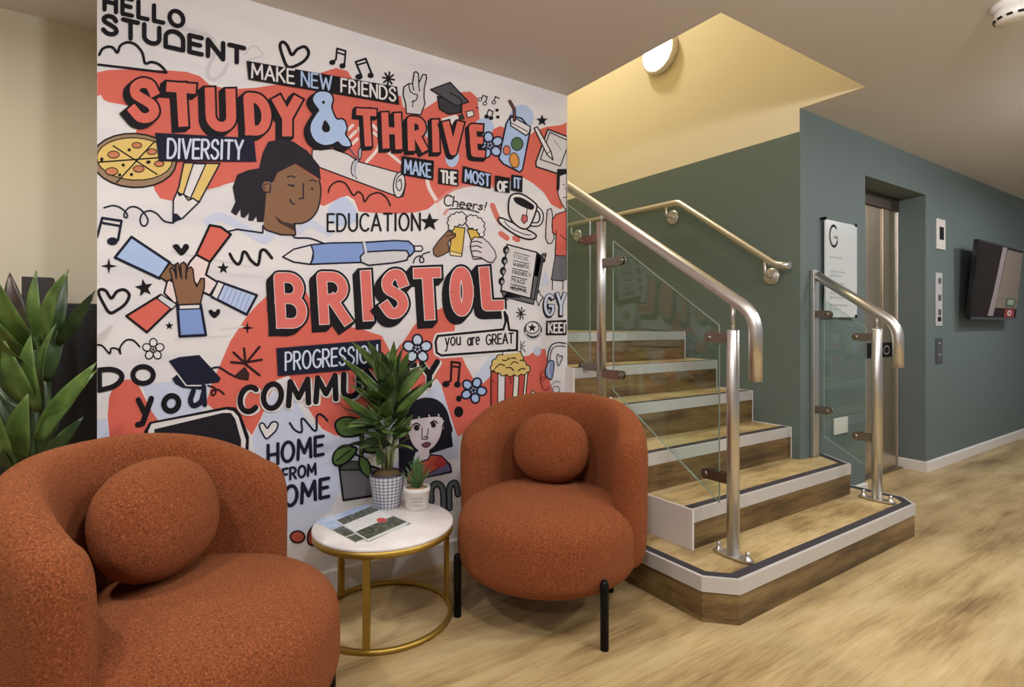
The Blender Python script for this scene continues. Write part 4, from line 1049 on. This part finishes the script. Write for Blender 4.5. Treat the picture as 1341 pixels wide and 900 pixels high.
a.fill([(96, 430), (92, 470), (110, 520), (140, 545), (660, 740), (690, 735), (706, 660), (690, 590), (400, 510), (330, 462), (230, 425)], (214, 209, 207), False, 8)
a.ell(664, 660, 38, 84, (214, 209, 207), 8, K, 6); a.line([(680, 590), (650, 620), (645, 670), (665, 700), (680, 670), (672, 625), (658, 640)], 7)
a.line([(365, 605), (350, 575), (358, 520), (385, 490)], 7); a.line([(385, 620), (372, 585), (380, 530), (405, 495)], 7); a.fill([(372, 600), (362, 560), (372, 515), (398, 490), (384, 540), (380, 580), (384, 612)], (170, 172, 186))
a.line([(390, 492), (345, 430), (330, 420)], 9, (90, 84, 96)); a.fill([(398, 490), (396, 440), (410, 410), (420, 440), (412, 490)], (170, 172, 186), False, 6, NV); a.done()
a = Art('cloud_drawing'); a.on(TI).line([(200, 710), (215, 668), (262, 638), (315, 655), (362, 728), (395, 706), (425, 730), (438, 772), (470, 730), (530, 712), (580, 745), (605, 795)], 11, (46, 30, 26)); a.done()
for txt, q, b0, b1, h, w, c in (('MAKE', [(402, 645), (580, 672), (576, 780), (398, 748)], (420, 738), (560, 762), 70, 10, LBL), ('THE', [(604, 712), (714, 722), (712, 812), (602, 798)], (620, 790), (700, 800), 62, 12, WH), ('MOST', [(738, 700), (894, 742), (890, 826), (732, 792)], (752, 784), (884, 812), 62, 10, LBL), ('OF', [(914, 752), (996, 766), (994, 850), (912, 838)], (930, 838), (980, 842), 52, 11, WH), ('IT', [(1003, 748), (1066, 756), (1064, 846), (1000, 834)], (1020, 818), (1052, 824), 52, 10, LBL)):
    a = Art('banner', 60, 'black banner reading ' + txt); a.on(TB); a.fill(q, K); a.text(txt, b0, b1, h, h, w, c, .24); a.done()

# --- middle row
a = Art('lettering', 20, 'black lettering reading EDUCATION'); a.on(TP)
a.text('EDUCATION', (429, 303), (550, 301.5), 22.5, 22, 2.7, K, .24); a.done()
a = Art('star_drawing', 22); a.on(TD).star(556, 214, 54); a.done()
a = Art('pen_drawing', 18, 'blue ballpoint pen'); a.on(TC_)
a.fill([(1090, 572), (1150, 530), (1245, 506), (1258, 545), (1250, 590), (1240, 612), (1150, 600)], WH, False, 9, NV); a.fill([(1245, 506), (1340, 496), (1540, 492), (1700, 482), (1780, 486), (1808, 512), (1812, 540), (1790, 566), (1760, 580), (1560, 600), (1340, 608), (1242, 612), (1256, 580), (1258, 545)], MBL, False, 9, NV)
a.fill([(1540, 545), (1700, 536), (1770, 538), (1782, 560), (1770, 590), (1700, 604), (1560, 618), (1520, 600), (1515, 570)], LG, False, 9, NV); a.line([(1535, 496), (1545, 545)], 16, LG, False); a.line([(1527, 496), (1537, 545)], 5, NV, False)
a.fill([(1812, 512), (1852, 512), (1858, 528), (1850, 540), (1814, 540)], WH, False, 7, NV); a.line([(1806, 606), (1815, 580), (1838, 566), (1860, 578), (1862, 600), (1845, 600), (1842, 580), (1862, 556), (1896, 544)], 7, NV); a.done()
a = Art('lettering', 20, 'handwritten word Cheers!'); a.on(TO)
a.text('Cheers!', (158, 292), (572, 340), 108, 80, 12, K, .16, .12); a.line([(215, 328), (300, 325), (400, 332), (505, 362)], 11); a.done()
a = Art('beer_toast_drawing', 18, 'two hands clinking glasses of beer'); a.on(TO)
a.fill([(250, 500), (368, 515), (335, 795), (225, 780), (215, 740)], (214, 178, 78), False, 10); a.fill([(215, 740), (335, 768), (332, 796), (225, 784)], (226, 206, 150), False, 8)
a.fill([(388, 528), (485, 528), (520, 620), (435, 650)], (214, 178, 78), False, 10)
a.fill([(225, 545), (205, 490), (200, 440), (215, 400), (250, 378), (290, 372), (320, 356), (355, 370), (376, 405), (372, 455), (345, 480), (310, 470), (270, 490), (250, 520)], WH, True)
a.fill(scallop([(228, 540), (210, 490), (206, 440), (222, 400), (262, 382), (310, 366), (360, 376), (372, 420), (362, 470), (310, 478), (262, 496)], .3), WH, False, 10)
a.fill([(385, 490), (385, 440), (392, 405), (425, 385), (460, 405), (500, 420), (545, 445), (555, 520), (545, 610), (520, 605), (505, 550), (470, 525), (430, 520)], WH, True)
a.fill(scallop([(392, 492), (386, 440), (404, 396), (446, 396), (496, 418), (540, 446), (550, 500), (548, 556), (538, 604), (508, 570), (490, 526), (440, 514)], .3), WH, False, 10)
a.fill([(200, 540), (240, 560), (275, 572), (270, 605), (225, 625), (200, 660), (215, 740), (150, 780), (100, 800), (62, 775), (55, 720), (110, 640)], BRN, False, 10); a.line([(185, 600), (240, 580), (272, 590)], 8)
a.fill([(430, 640), (460, 605), (540, 610), (600, 660), (660, 740), (674, 800), (640, 855), (600, 850), (540, 815), (450, 820), (435, 770), (420, 700)], (214, 204, 208), False, 10)
a.lines([[(430, 655), (480, 645), (530, 662)], [(425, 698), (480, 690), (530, 710)], [(430, 745), (480, 738), (525, 755)], [(438, 790), (480, 800), (530, 806)]], 11); a.done()
a = Art('teacup_drawing', 18, 'white cup of tea on a saucer'); a.on(TD)
a.fill([(940, 190), (985, 205), (1120, 270), (1138, 296), (1100, 308), (1040, 290), (970, 245), (934, 208)], WH, True, 9); a.line([(965, 210), (1000, 245), (1070, 278), (1110, 285)], 5)
a.line([(1135, 130), (1165, 160), (1168, 200), (1150, 225), (1110, 225)], 26, K); a.line([(1135, 130), (1165, 160), (1168, 200), (1150, 225), (1110, 225)], 12, WH)
a.fill([(1000, 70), (1060, 60), (1135, 110), (1142, 140), (1120, 205), (1095, 245), (1060, 248), (1010, 210), (988, 150)], WH, True, 9); a.fill([(1016, 80), (1060, 80), (1125, 120), (1120, 145), (1090, 140), (1030, 110)], K, True); a.line([(1090, 142), (1086, 175)], 5); a.fill([(1066, 172), (1092, 180), (1090, 208), (1072, 222), (1058, 200)], (196, 90, 90), False, 5); a.done()
a = Art('notepad_drawing', 18, 'ring-bound notepad with a handwritten list'); a.on(TD)
a.fill([(945, 590), (1140, 640), (1180, 410), (1150, 385), (1168, 410), (1125, 665), (960, 622)], GR, False, 6); a.fill([(980, 336), (1145, 380), (1108, 632), (948, 588)], (214, 210, 208), False, 8)
for k, (x, y) in enumerate(((975, 366), (966, 425), (958, 482), (950, 538))): a.ell(x, y, 17, 22, K); a.ell(x + 4, y + 4, 8, 11, (150, 148, 146))
for k, tx in enumerate(('FOCUS', 'WARMTH', 'FRIENDLY', 'PEACE', 'HELPFUL')):
    y = 400 + k * 43; x = 1020 - k * 5; a.line([(x, y - 20), (x + 84, y)], 4, K, False); a.text(tx, (x, y + 10), (x + 28 + 9 * len(tx), y + 20 + 1.2 * len(tx)), 19, 19, 3.0, (84, 80, 80), .26)
a.line([(1000, 570), (1082, 590)], 4, K, False); a.line([(1150, 408), (1176, 388), (1194, 385), (1186, 428)], 6, K, False); a.line([(1176, 395), (1194, 398)], 5, K, False); a.ell(1182, 426, 9, 8, K); a.done()
a = Art('person_drawing', 22, 'figure in a coral top at the right edge'); a.on(TK)
a.fill([(155, 5), (203, 5), (203, 40), (172, 45), (165, 125), (152, 110)], K); a.fill([(168, 40), (203, 28), (203, 220), (180, 185), (165, 150), (158, 120), (165, 108)], (216, 204, 204), False, 4); a.line([(184, 85), (192, 88)], 4); a.line([(185, 150), (203, 150)], 4); a.line([(194, 100), (203, 110)], 3)
a.fill([(105, 215), (125, 208), (132, 245), (128, 300), (140, 360), (128, 385), (108, 388), (96, 360), (98, 300)], (216, 204, 204), False, 5); a.fill([(130, 265), (150, 238), (203, 220), (203, 452), (145, 448), (150, 345), (130, 330)], CO, False, 5); a.line([(150, 320), (150, 345)], 4); a.line([(172, 345), (203, 370)], 4)
a.fill([(146, 450), (203, 450), (203, 570), (185, 580), (125, 574)], (104, 102, 106), False, 4); a.line([(132, 580), (130, 625)], 4, K, False); a.line([(186, 585), (184, 625)], 4, K, False); a.done()
a = Art('sparkle_drawing'); a.on(TK).fill([(62, 628), (68, 650), (84, 664), (70, 680), (60, 706), (52, 682), (34, 666), (52, 652)], WH, False, 5); a.done()
a = Art('lettering', 22, 'pale blue letters GY at the right edge'); a.on(TK)
a.big('G', (88, 646, 140, 760), 13, 4, (-4, 6), PBL, 0); a.big('Y', (150, 640, 200, 755), 13, 4, (-4, 6), PBL, 0); a.done()
a = Art('banner', 60, 'black banner reading KEE at the right edge'); a.on(TK); a.fill([(100, 784), (203, 778), (203, 856), (98, 856)], K); a.text('KEE', (112, 844), (180, 843), 48, 48, 9, WH, .3); a.line([(192, 843), (192, 796), (203, 796)], 9, WH, False); a.done()
a = Art('bottle_cap_drawing'); a.on(TD)
a.ell(1122, 808, 50, 52, K); a.ell(1122, 800, 42, 40, (196, 192, 192)); a.ell(1118, 792, 36, 32, WH, 5); a.star(1118, 793, 26); a.line([(1080, 820), (1090, 842), (1120, 855), (1150, 845), (1166, 820)], 9, (190, 186, 186)); a.done()
a = Art('asterisk_drawing'); a.on(TD)
for k in range(4): an = R_(45 * k + 12); a.line([(1056 - 25 * math.cos(an), 715 - 34 * math.sin(an)), (1056 + 25 * math.cos(an), 715 + 34 * math.sin(an))], 6, K, False)
a.done()
a = Art('sparkle_drawing'); a.on(TD).fill([(966, 614), (974, 632), (992, 638), (974, 646), (966, 664), (958, 646), (942, 638), (958, 632)], K); a.done()
a = Art('speech_bubble', 26, 'speech bubble reading you are GREAT'); a.on(TD)
bub = [(600, 838), (960, 802), (972, 760), (966, 706), (980, 730), (992, 805), (1036, 810), (1034, 915), (620, 945), (594, 930), (588, 870)]
a._ribbon([Vector(p) for p in bub], 34, a.ci(WH), True, False); a.z += 1; a.fill(bub, WH, False, 13)
a.text('you', (642, 892), (724, 886), 78, 78, 8, K, .2); a.text('are', (764, 890), (828, 884), 74, 74, 8, K, .2); a.text('GREAT', (866, 886), (1014, 876), 54, 54, 8, K, .22); a.done()

# --- left side
a = Art('music_note_drawing'); a.on(TC_); a.line([(72, 462), (100, 358), (206, 374), (186, 480)], 14, NV, False); a.line([(94, 384), (200, 402)], 13, NV, False); a.ell(156, 486, 30, 22, NV); a.done()
a = Art('stacked_hands_drawing', 22, 'hands stacked together with coloured sleeves'); a.on(TC_)
a.fill([(170, 575), (260, 462), (470, 602), (415, 690)], LBL, False, 15, NV)
a.fill([(690, 398), (750, 408), (805, 448), (690, 600), (615, 560)], CO, False, 14, K); a.fill([(615, 560), (690, 600), (668, 670), (700, 690), (735, 712), (690, 782), (640, 760), (560, 640), (580, 600)], SKIN, False, 12, K)
a.fill([(735, 706), (948, 782), (892, 888), (700, 790)], (180, 194, 222), False, 14, NV); a.fill([(735, 706), (770, 720), (730, 806), (698, 785)], WH, False, 8, NV)
a.lines([[(790 + 24 * k, 738 + 9 * k), (760 + 24 * k, 808 + 11 * k)] for k in range(6)], 5, MBL, False)
a.fill([(460, 690), (440, 770), (500, 830), (520, 800), (500, 720)], SKIN, False, 10, K); a.fill([(420, 780), (500, 835), (345, 985), (232, 896)], CO, False, 13, K); a.fill([(424, 778), (508, 832), (482, 860), (400, 800)], (206, 206, 206), False, 7, K)
a.fill([(512, 838), (640, 832), (668, 1000), (525, 1008)], MBL, False, 15, NV); a.fill([(520, 836), (636, 832), (636, 856), (522, 860)], WH, False, 7, NV)
a.fill([(470, 606), (415, 680), (450, 706), (500, 690), (530, 640)], BRN, False, 9, K)
a.fill([(478, 668), (470, 640), (486, 628), (500, 660), (505, 690), (498, 615), (515, 604), (530, 680), (528, 612), (548, 600), (560, 620), (558, 690), (566, 640), (585, 626), (598, 640), (604, 700), (618, 735), (640, 690), (660, 690), (660, 740), (638, 830), (515, 835)], BRN, False, 8, K); a.lines([[(530, 612), (536, 690)], [(505, 610), (508, 688)], [(560, 610), (562, 692)]], 8, (60, 44, 38)); a.done()
a = Art('heart_drawing'); a.on(TC_).fill([(536, 565), (500, 535), (486, 512), (500, 502), (518, 505), (534, 525), (550, 502), (570, 504), (574, 526)], K, True); a.done()
a = Art('heart_drawing'); a.on(TC_).fill([(714, 908), (688, 884), (684, 866), (700, 862), (716, 874), (732, 858), (746, 864), (742, 886)], K, True); a.done()
a = Art('squiggle_drawing'); a.on(TC_).line([(800, 556), (820, 592), (845, 612), (862, 590), (872, 548), (890, 550), (915, 590), (950, 616), (962, 590), (970, 540), (995, 536), (1030, 578)], 17); a.done()
a = Art('star_drawing'); a.on(TC_).star(764, 634, 34); a.done()
a = Art('star_drawing'); a.on(TC_).star(330, 742, 52, K, 5, .42, -100); a.done()
a = Art('star_drawing'); a.on(TE).star(468, 112, 24); a.done()
a = Art('sparkle_drawing'); a.on(TC_).star(136, 622, 46, K, 4, .26); a.done()
a = Art('sparkle_drawing'); a.on(TE).star(896, 124, 36, K, 4, .26); a.done()
a = Art('heart_drawing'); a.on(TC_).heart([(142, 878), (105, 825), (80, 770), (92, 750), (120, 758), (150, 798), (180, 762), (220, 752), (248, 780), (230, 825), (190, 858)], 17); a.done()
a = Art('cloud_drawing'); a.on(TE); a.line([(62, 216), (100, 222), (140, 264), (150, 236), (185, 240), (200, 266), (198, 230), (230, 192), (270, 192), (305, 226)], 10); a.done()
def flower(tile, cx, cy, r, w, col, ec, rot=0, pet=.36):
    a = Art('flower_drawing'); a.on(tile)
    pts = [(cx + r * .62 * math.cos(R_(rot + 72 * k)), cy + r * .62 * math.sin(R_(rot + 72 * k))) for k in range(5)]
    for k, (x, y) in enumerate(pts): a.ell(x, y, r * .44, r * pet * .82, ec, 0, ec, rot + 72 * k)
    for k, (x, y) in enumerate(pts): a.ell(x, y, r * .44 - w, r * pet * .82 - w, col, 0, ec, rot + 72 * k)
    a.ell(cx, cy, r * .2, r * .2, col)
    a.lines([[(cx, cy), (cx + r * .36 * math.cos(R_(rot + 72 * k)), cy + r * .36 * math.sin(R_(rot + 72 * k)))] for k in range(5)], w * .7, ec, False); a.done()
flower(TE, 380, 242, 60, 7, WH, K, -90, .48); flower(TF, 488, 156, 80, 10, (196, 210, 226), NV, -90, .48); flower(TF, 796, 382, 72, 10, LBL, NV, -66, .48); flower(TB, 886, 588, 74, 9, LBL, NV, -100, .48)
a = Art('lettering', 24, 'black words Do you'); a.on(TE)
a.text('D', (84, 465), (208, 440), 110, 96, 29, K); a.ell(324, 382, 56, 46, None, 28, K); a.text('yo', (300, 600), (520, 575), 150, 150, 31, K, .42, -.02)
a.line([(600, 470), (584, 520), (600, 550), (640, 530), (656, 480)], 29, NV); a.line([(656, 445), (662, 545)], 27, NV, False); a.done()
a = Art('graduation_cap_drawing', 30, 'navy mortarboard with a tassel'); a.on(TE)
a.fill([(510, 380), (482, 402), (500, 430), (540, 452), (640, 462), (660, 436)], NV); a.line([(515, 380), (560, 440), (650, 440)], 7, WH, False); a.fill([(464, 305), (520, 284), (632, 272), (750, 400), (738, 422), (640, 434), (565, 438)], NV)
a.line([(700, 346), (740, 340), (790, 370), (830, 392)], 10, NV); a.line([(680, 440), (715, 452), (722, 480), (704, 494), (702, 470), (735, 462), (768, 486)], 9, K); a.fill([(828, 388), (880, 340), (905, 375), (900, 408), (850, 402)], (60, 40, 38), False, 5); a.done()
a = Art('sunburst_drawing', 26); a.on(TE)
a.lines([[(886, 320), (820, 258)], [(886, 320), (878, 236)], [(886, 320), (962, 228)], [(890, 312), (974, 298)], [(886, 318), (808, 312)], [(880, 318), (962, 382)]], 13, (46, 30, 30), False); a.done()
a = Art('tablet_drawing', 24, 'black tablet'); a.on(TE)
a.fill([(330, 690), (360, 640), (780, 556), (830, 560), (860, 600), (905, 720), (900, 860), (340, 860)], K); a.fill([(352, 690), (370, 650), (780, 572), (818, 580), (846, 610), (888, 740), (880, 850), (360, 850)], WH); a.fill([(385, 680), (760, 590), (806, 590), (830, 625), (862, 740), (860, 840), (390, 840)], (34, 32, 38)); a.done()
a = Art('banner', 60, 'navy banner reading PROGRESSION'); a.on(TP); a.fill([(362, 456), (499, 444.5), (499, 481), (364, 492.5)], NV); a.text('PROGRESSION', (374, 485), (494, 474), 23, 22, 2.5, (206, 214, 232), .22); a.done()
a = Art('lettering', 34, 'bold black word COMMUNITY'); a.on(TP)
for dx, dy, w, c in ((2.0, 1.6, 8.2, WH), (-.8, 1.6, 8.2, WH), (0, 0, 7.4, K)):
    a.text('COMMUNITY', (314 + dx, 541 + dy), (572 + dx, 503 + dy), 32, 29, w, c, .30, .02)
a.done()
a = Art('heart_drawing', 24); a.on(TN).heart([(414, 668), (380, 620), (352, 560), (360, 528), (390, 528), (424, 572), (460, 522), (500, 512), (522, 536), (505, 590), (460, 636)], 15, NV, WH); a.done()
a = Art('squiggle_drawing', 24); a.on(TN).line([(632, 522), (670, 580), (715, 608), (745, 596), (738, 500), (758, 484), (800, 530), (850, 588), (880, 580), (880, 470), (905, 442), (945, 462), (980, 502)], 19, NV); a.done()
a = Art('lettering', 26, 'navy words HOME FROM HOME'); a.on(TG)
a.text('HOME', (50, 312), (372, 246), 118, 106, 20, NV, .26); a.text('FROM', (136, 402), (328, 364), 68, 64, 14, NV, .26); a.text('HOME', (60, 575), (404, 492), 118, 106, 21, NV, .28); a.done()
a = Art('potted_plant_drawing', 20, 'drawn green plant in a grey pot'); a.on(TG)
a.fill([(466, 320), (600, 300), (700, 330), (660, 490), (490, 516)], (106, 104, 106), False, 12); a.line([(470, 340), (650, 336)], 8); a.fill([(500, 285), (640, 290), (650, 335), (470, 338)], (70, 74, 68), False, 6)
a.line([(595, 320), (598, 120)], 26, (34, 44, 30), False); a.line([(595, 320), (598, 120)], 12, GRN, False); a.line([(590, 262), (550, 240)], 12, K, False); a.line([(600, 240), (640, 200)], 12, K, False)
a.fill([(445, 60), (490, 30), (550, 34), (600, 60), (640, 90), (600, 125), (540, 142), (480, 138), (450, 105)], GRN, True, 12); a.fill([(428, 285), (440, 235), (490, 196), (540, 200), (568, 215), (550, 255), (500, 300), (450, 312)], GRN, True, 12); a.line([(450, 285), (530, 222)], 7)
a.fill([(612, 225), (640, 180), (700, 155), (740, 170), (720, 215), (680, 236), (640, 236)], GRN, True, 12); a.fill([(590, 260), (630, 280), (650, 330), (640, 380), (600, 350), (582, 300)], GRN, True, 10); a.done()
a = Art('colour_field', 18, 'cream speckled patches'); a.on(TH); a.fill([(384, 252), (620, 240), (620, 470), (384, 455)], (222, 220, 198)); a.fill([(610, 90), (690, 70), (700, 345), (610, 345)], (220, 222, 212)); a.lines([[(430, 330)], [(462, 325)], [(410, 350)], [(445, 372)], [(600, 200)], [(640, 300)], [(420, 400)]], 9, (120, 112, 84), False); a.done()
a = Art('woman_drawing', 24, 'face of a woman with a black fringe'); a.on(TF)
a.fill([(385, 700), (388, 560), (420, 490), (480, 440), (540, 424), (600, 440), (645, 490), (668, 560), (684, 690), (560, 730), (480, 720), (440, 860), (388, 860)], (30, 28, 36))
a.fill([(388, 600), (395, 545), (425, 480), (480, 437), (540, 422), (600, 436), (645, 482), (666, 545), (672, 620), (520, 640)], (30, 28, 36), True)
a.fill([(494, 700), (556, 690), (548, 770), (486, 800)], (214, 200, 204)); a.fill([(428, 572), (440, 550), (520, 534), (606, 528), (628, 548), (622, 600), (606, 650), (576, 692), (536, 714), (492, 708), (460, 672), (440, 620)], (214, 200, 204), True); a.lines([[(420, 578), (448, 560), (478, 552), (500, 560)], [(556, 545), (596, 532), (632, 552)], [(452, 562), (448, 548)], [(500, 540), (496, 528)], [(556, 530), (552, 518)], [(606, 524), (604, 514)]], 6, WH, False)
a.line([(462, 575), (485, 562), (502, 575)], 8); a.ell(484, 588, 15, 17, (44, 34, 36)); a.line([(560, 562), (580, 550), (598, 562)], 8); a.ell(576, 572, 14, 16, (44, 34, 36)); a.line([(514, 590), (512, 650), (540, 652), (548, 592)], 5, K, False); a.line([(522, 640), (534, 636), (546, 645)], 6); a.fill([(512, 682), (534, 668), (560, 672), (552, 690), (530, 696)], (120, 66, 78), True, 4)
a.line([(434, 622), (430, 640)], 8, (120, 70, 60), False); a.line([(626, 575), (632, 592)], 10, (110, 80, 70), False)
a.fill([(430, 850), (470, 790), (548, 760), (560, 735), (620, 742), (668, 790), (676, 830), (520, 862), (440, 900)], (190, 84, 66), False, 8, NV); a.fill([(520, 862), (600, 810), (655, 780), (674, 826)], (104, 100, 134), False, 4, NV); a.fill([(575, 790), (610, 745), (640, 770), (630, 805)], (176, 58, 56), True); a.done()
a = Art('lettering', 24, 'dark grey letters O U low on the right'); a.on(TG)
a.line([(1005, 520), (1005, 450), (1030, 420), (1060, 430), (1075, 470), (1078, 560)], 40, K); a.line([(1005, 520), (1005, 450), (1030, 420), (1060, 430), (1075, 470), (1078, 560)], 24, (96, 104, 106)); a.line([(1112, 560), (1110, 450), (1130, 416), (1150, 420), (1160, 480)], 38, K); a.line([(1112, 560), (1110, 450), (1130, 416), (1150, 420), (1160, 480)], 22, (96, 104, 106)); a.done()
a = Art('apple_drawing', 24, 'red rounded fruit low on the left'); a.on(TG)
a.ell(222, 730, 42, 34, (176, 84, 66), 10); a.ell(320, 720, 36, 62, (150, 60, 48), 10, K, 20); a.done()
# --- right, lower row
a = Art('popcorn_drawing', 22, 'striped box of popcorn'); a.on(TJ)
a.fill([(28, 420), (465, 420), (410, 800), (380, 900), (28, 900)], (190, 76, 62), False, 14)
for x0, x1, x2, x3 in ((110, 195, 185, 105), (300, 360, 330, 272), (430, 462, 416, 388)): a.fill([(x0, 430), (x1, 430), (x2, 900), (x3, 900)], WH if x0 < 200 else (224, 220, 204), False, 12)
pc = [(30, 410), (18, 380), (40, 345), (75, 310), (85, 270), (130, 245), (165, 225), (175, 190), (205, 178), (240, 195), (280, 180), (310, 168), (340, 182), (375, 195), (390, 230), (410, 265), (400, 290), (430, 320), (440, 345), (475, 360), (488, 385), (470, 410), (450, 430), (410, 420), (380, 450), (330, 440), (300, 455), (270, 430), (210, 455), (180, 425), (120, 435), (90, 405), (60, 400)]
a.fill(scallop(pc[::2], .28), (214, 184, 110), False, 12, (46, 36, 26)); a.lines([[(160, 285), (205, 290), (235, 262), (250, 275)], [(270, 265), (300, 258), (318, 270)], [(260, 335), (300, 305), (345, 320)], [(75, 385), (130, 335), (190, 350)], [(210, 375), (260, 375), (295, 410)], [(350, 410), (390, 385), (430, 390)], [(370, 290), (400, 285)]], 13, (60, 44, 26))
a.lines([[(245, 500), (265, 520)], [(250, 540), (268, 560)], [(48, 520), (60, 540)]], 9, (60, 30, 28)); a.done()
a = Art('sunburst_drawing', 20); a.on(TJ); a.lines([[(380, 115), (375, 65)], [(385, 110), (425, 65)], [(390, 130), (430, 185)], [(380, 130), (378, 190)], [(395, 118), (430, 116)], [(350, 160), (380, 140)]], 9, NV, False); a.done()
a = Art('colour_field', 3); a.on(TJ); a.ell(572, 180, 48, 56, (190, 196, 212)); a.done()
a = Art('headphones_drawing', 22, 'headphones beside a small heart'); a.on(TJ)
a.line([(905, 90), (830, 78), (760, 95), (722, 140), (700, 220), (690, 300)], 14, NV); a.line([(905, 128), (840, 118), (780, 130), (745, 165), (728, 230), (720, 290)], 10, NV); a.fill([(700, 310), (735, 290), (768, 310), (766, 400), (745, 505), (720, 512), (680, 480), (665, 420)], (134, 146, 180), True, 12, NV); a.line([(712, 330), (700, 400), (715, 480)], 14, (190, 198, 216))
a.line([(640, 410), (610, 460), (615, 540), (640, 620), (690, 640), (705, 600)], 9, (140, 50, 50)); a.line([(640, 480), (670, 500), (640, 530), (620, 505)], 8, (140, 50, 50), True, True); a.heart([(822, 355), (806, 290), (808, 225), (822, 215), (838, 245), (860, 232), (870, 250), (850, 305)], 9, NV); a.done()
a = Art('ring_drawing', 22); a.on(TJ); a.ell(795, 632, 40, 38, None, 9, (90, 88, 92)); a.line([(715, 630), (750, 570), (800, 535), (845, 550)], 8, (110, 108, 112)); a.line([(835, 655), (845, 700)], 7, (110, 108, 112), False); a.done(); a = Art('pointed_hat_drawing', 22); a.on(TJ); a.fill([(485, 715), (520, 640), (570, 715)], (224, 216, 206)); a.line([(475, 715), (518, 640), (575, 700)], 11, K, False); a.done()
a = Art('music_note_drawing', 22); a.on(TF); a.line([(640, 345), (672, 330), (676, 226), (722, 232), (712, 340)], 12, (46, 26, 28), False); a.line([(676, 250), (722, 256)], 10, (46, 26, 28), False); a.ell(645, 348, 20, 17, K); a.ell(708, 350, 18, 17, K); a.done()
for q in ((716, 428, 15, 17), (715, 500, 25, 30)): a = Art('ink_dot', 22); a.on(TF); a.ell(*q, K); a.done()

# ------------------------------------------------------------------ lettering on the lift things
def wall_text(par, name, txt, p0, p1, h, w, material, y):
    m = MB(); tot = sum(F[g][0] for g in txt) + .24 * (len(txt) - 1); x = 0
    aw = Art('x'); aw.m = m; aw.poly = lambda pts, ci, lift=True: m.face([(p[0], y - 0.0003, p[1]) for p in pts])
    for g in txt:
        for st_ in F[g][1]:
            pts = [Vector((p0[0] + (p1[0] - p0[0]) * (x + gx) / tot, p0[1] + gy * h)) for gx, gy in st_]
            aw._ribbon(pts, w, 0, False, False)
        x += F[g][0] + .24
    return kid(m, name, material, par)
a0, a1 = on_y(1128, 450, DY - 0.022), on_y(1171, 467, DY - 0.022)
m = MB(); m.box((a0.x, DY - 0.0125, a1.z), (a1.x, DY - 0.0215, a0.z)); sp = m.build('floor_sign', M['black']); sp.parent = d1; sp.matrix_parent_inverse = Matrix.Translation(-Vector(d1.location))
z0, z1 = on_y(1157.5, 464, DY - 0.022), on_y(1164.5, 453, DY - 0.022)
wall_text(sp, 'digit', '0', (z0.x, z0.z), (z1.x, 0), z1.z - z0.z, 0.008, M['white'], DY - 0.0222)

# frosted sign beside the lift
g0, g1 = on_y(1080, 287, LY - 0.02), on_y(1121.5, 416, LY - 0.02)
t = thing('wall_sign', 'tall frosted glass sign with a grey letter G on steel studs beside the lift', 'sign', (g0.x, LY, g1.z))
fm = mat('frosted_glass', (206, 210, 208), 0.25); m = MB(); m.box((g0.x, LY - 0.016, g1.z), (g1.x, LY - 0.024, g0.z), bev=0.001); kid(m, 'glass_sheet', fm, t)
for px, pz in ((g0.x - 0.004, g0.z + 0.004), (g1.x - 0.02, g0.z - 0.002), (g0.x + 0.01, g1.z + 0.008), (g1.x - 0.02, g1.z + 0.008)):
    m = MB(); m.lathe([(0, -0.0005), (0.009, -0.0005), (0.009, 0.030), (0.007, 0.033), (0, 0.033)], (px, LY, pz), 16, axis='Y'); kid(m, 'stud', M['black'], t)
gt = mat('grey_print', (158, 162, 162), 0.5)
wall_text(t, 'letter', 'G', (g0.x + 0.05, g0.z - 0.155), (g0.x + 0.135, 0), 0.125, 0.016, gt, LY - 0.0246)
m = MB(); rr = random.Random(3)
for k, zz in enumerate((0.215, 0.30, 0.325, 0.37, 0.395, 0.43, 0.455, 0.50, 0.525)):
    x = g0.x + 0.05
    for q in range(rr.choice((2, 3, 3, 4))):
        w = rr.uniform(0.02, 0.06); m.face([(x, LY - 0.0246, g0.z - zz - 0.010), (x + w, LY - 0.0246, g0.z - zz - 0.010), (x + w, LY - 0.0246, g0.z - zz), (x, LY - 0.0246, g0.z - zz)]); x += w + 0.012
kid(m, 'small_print', gt, t)
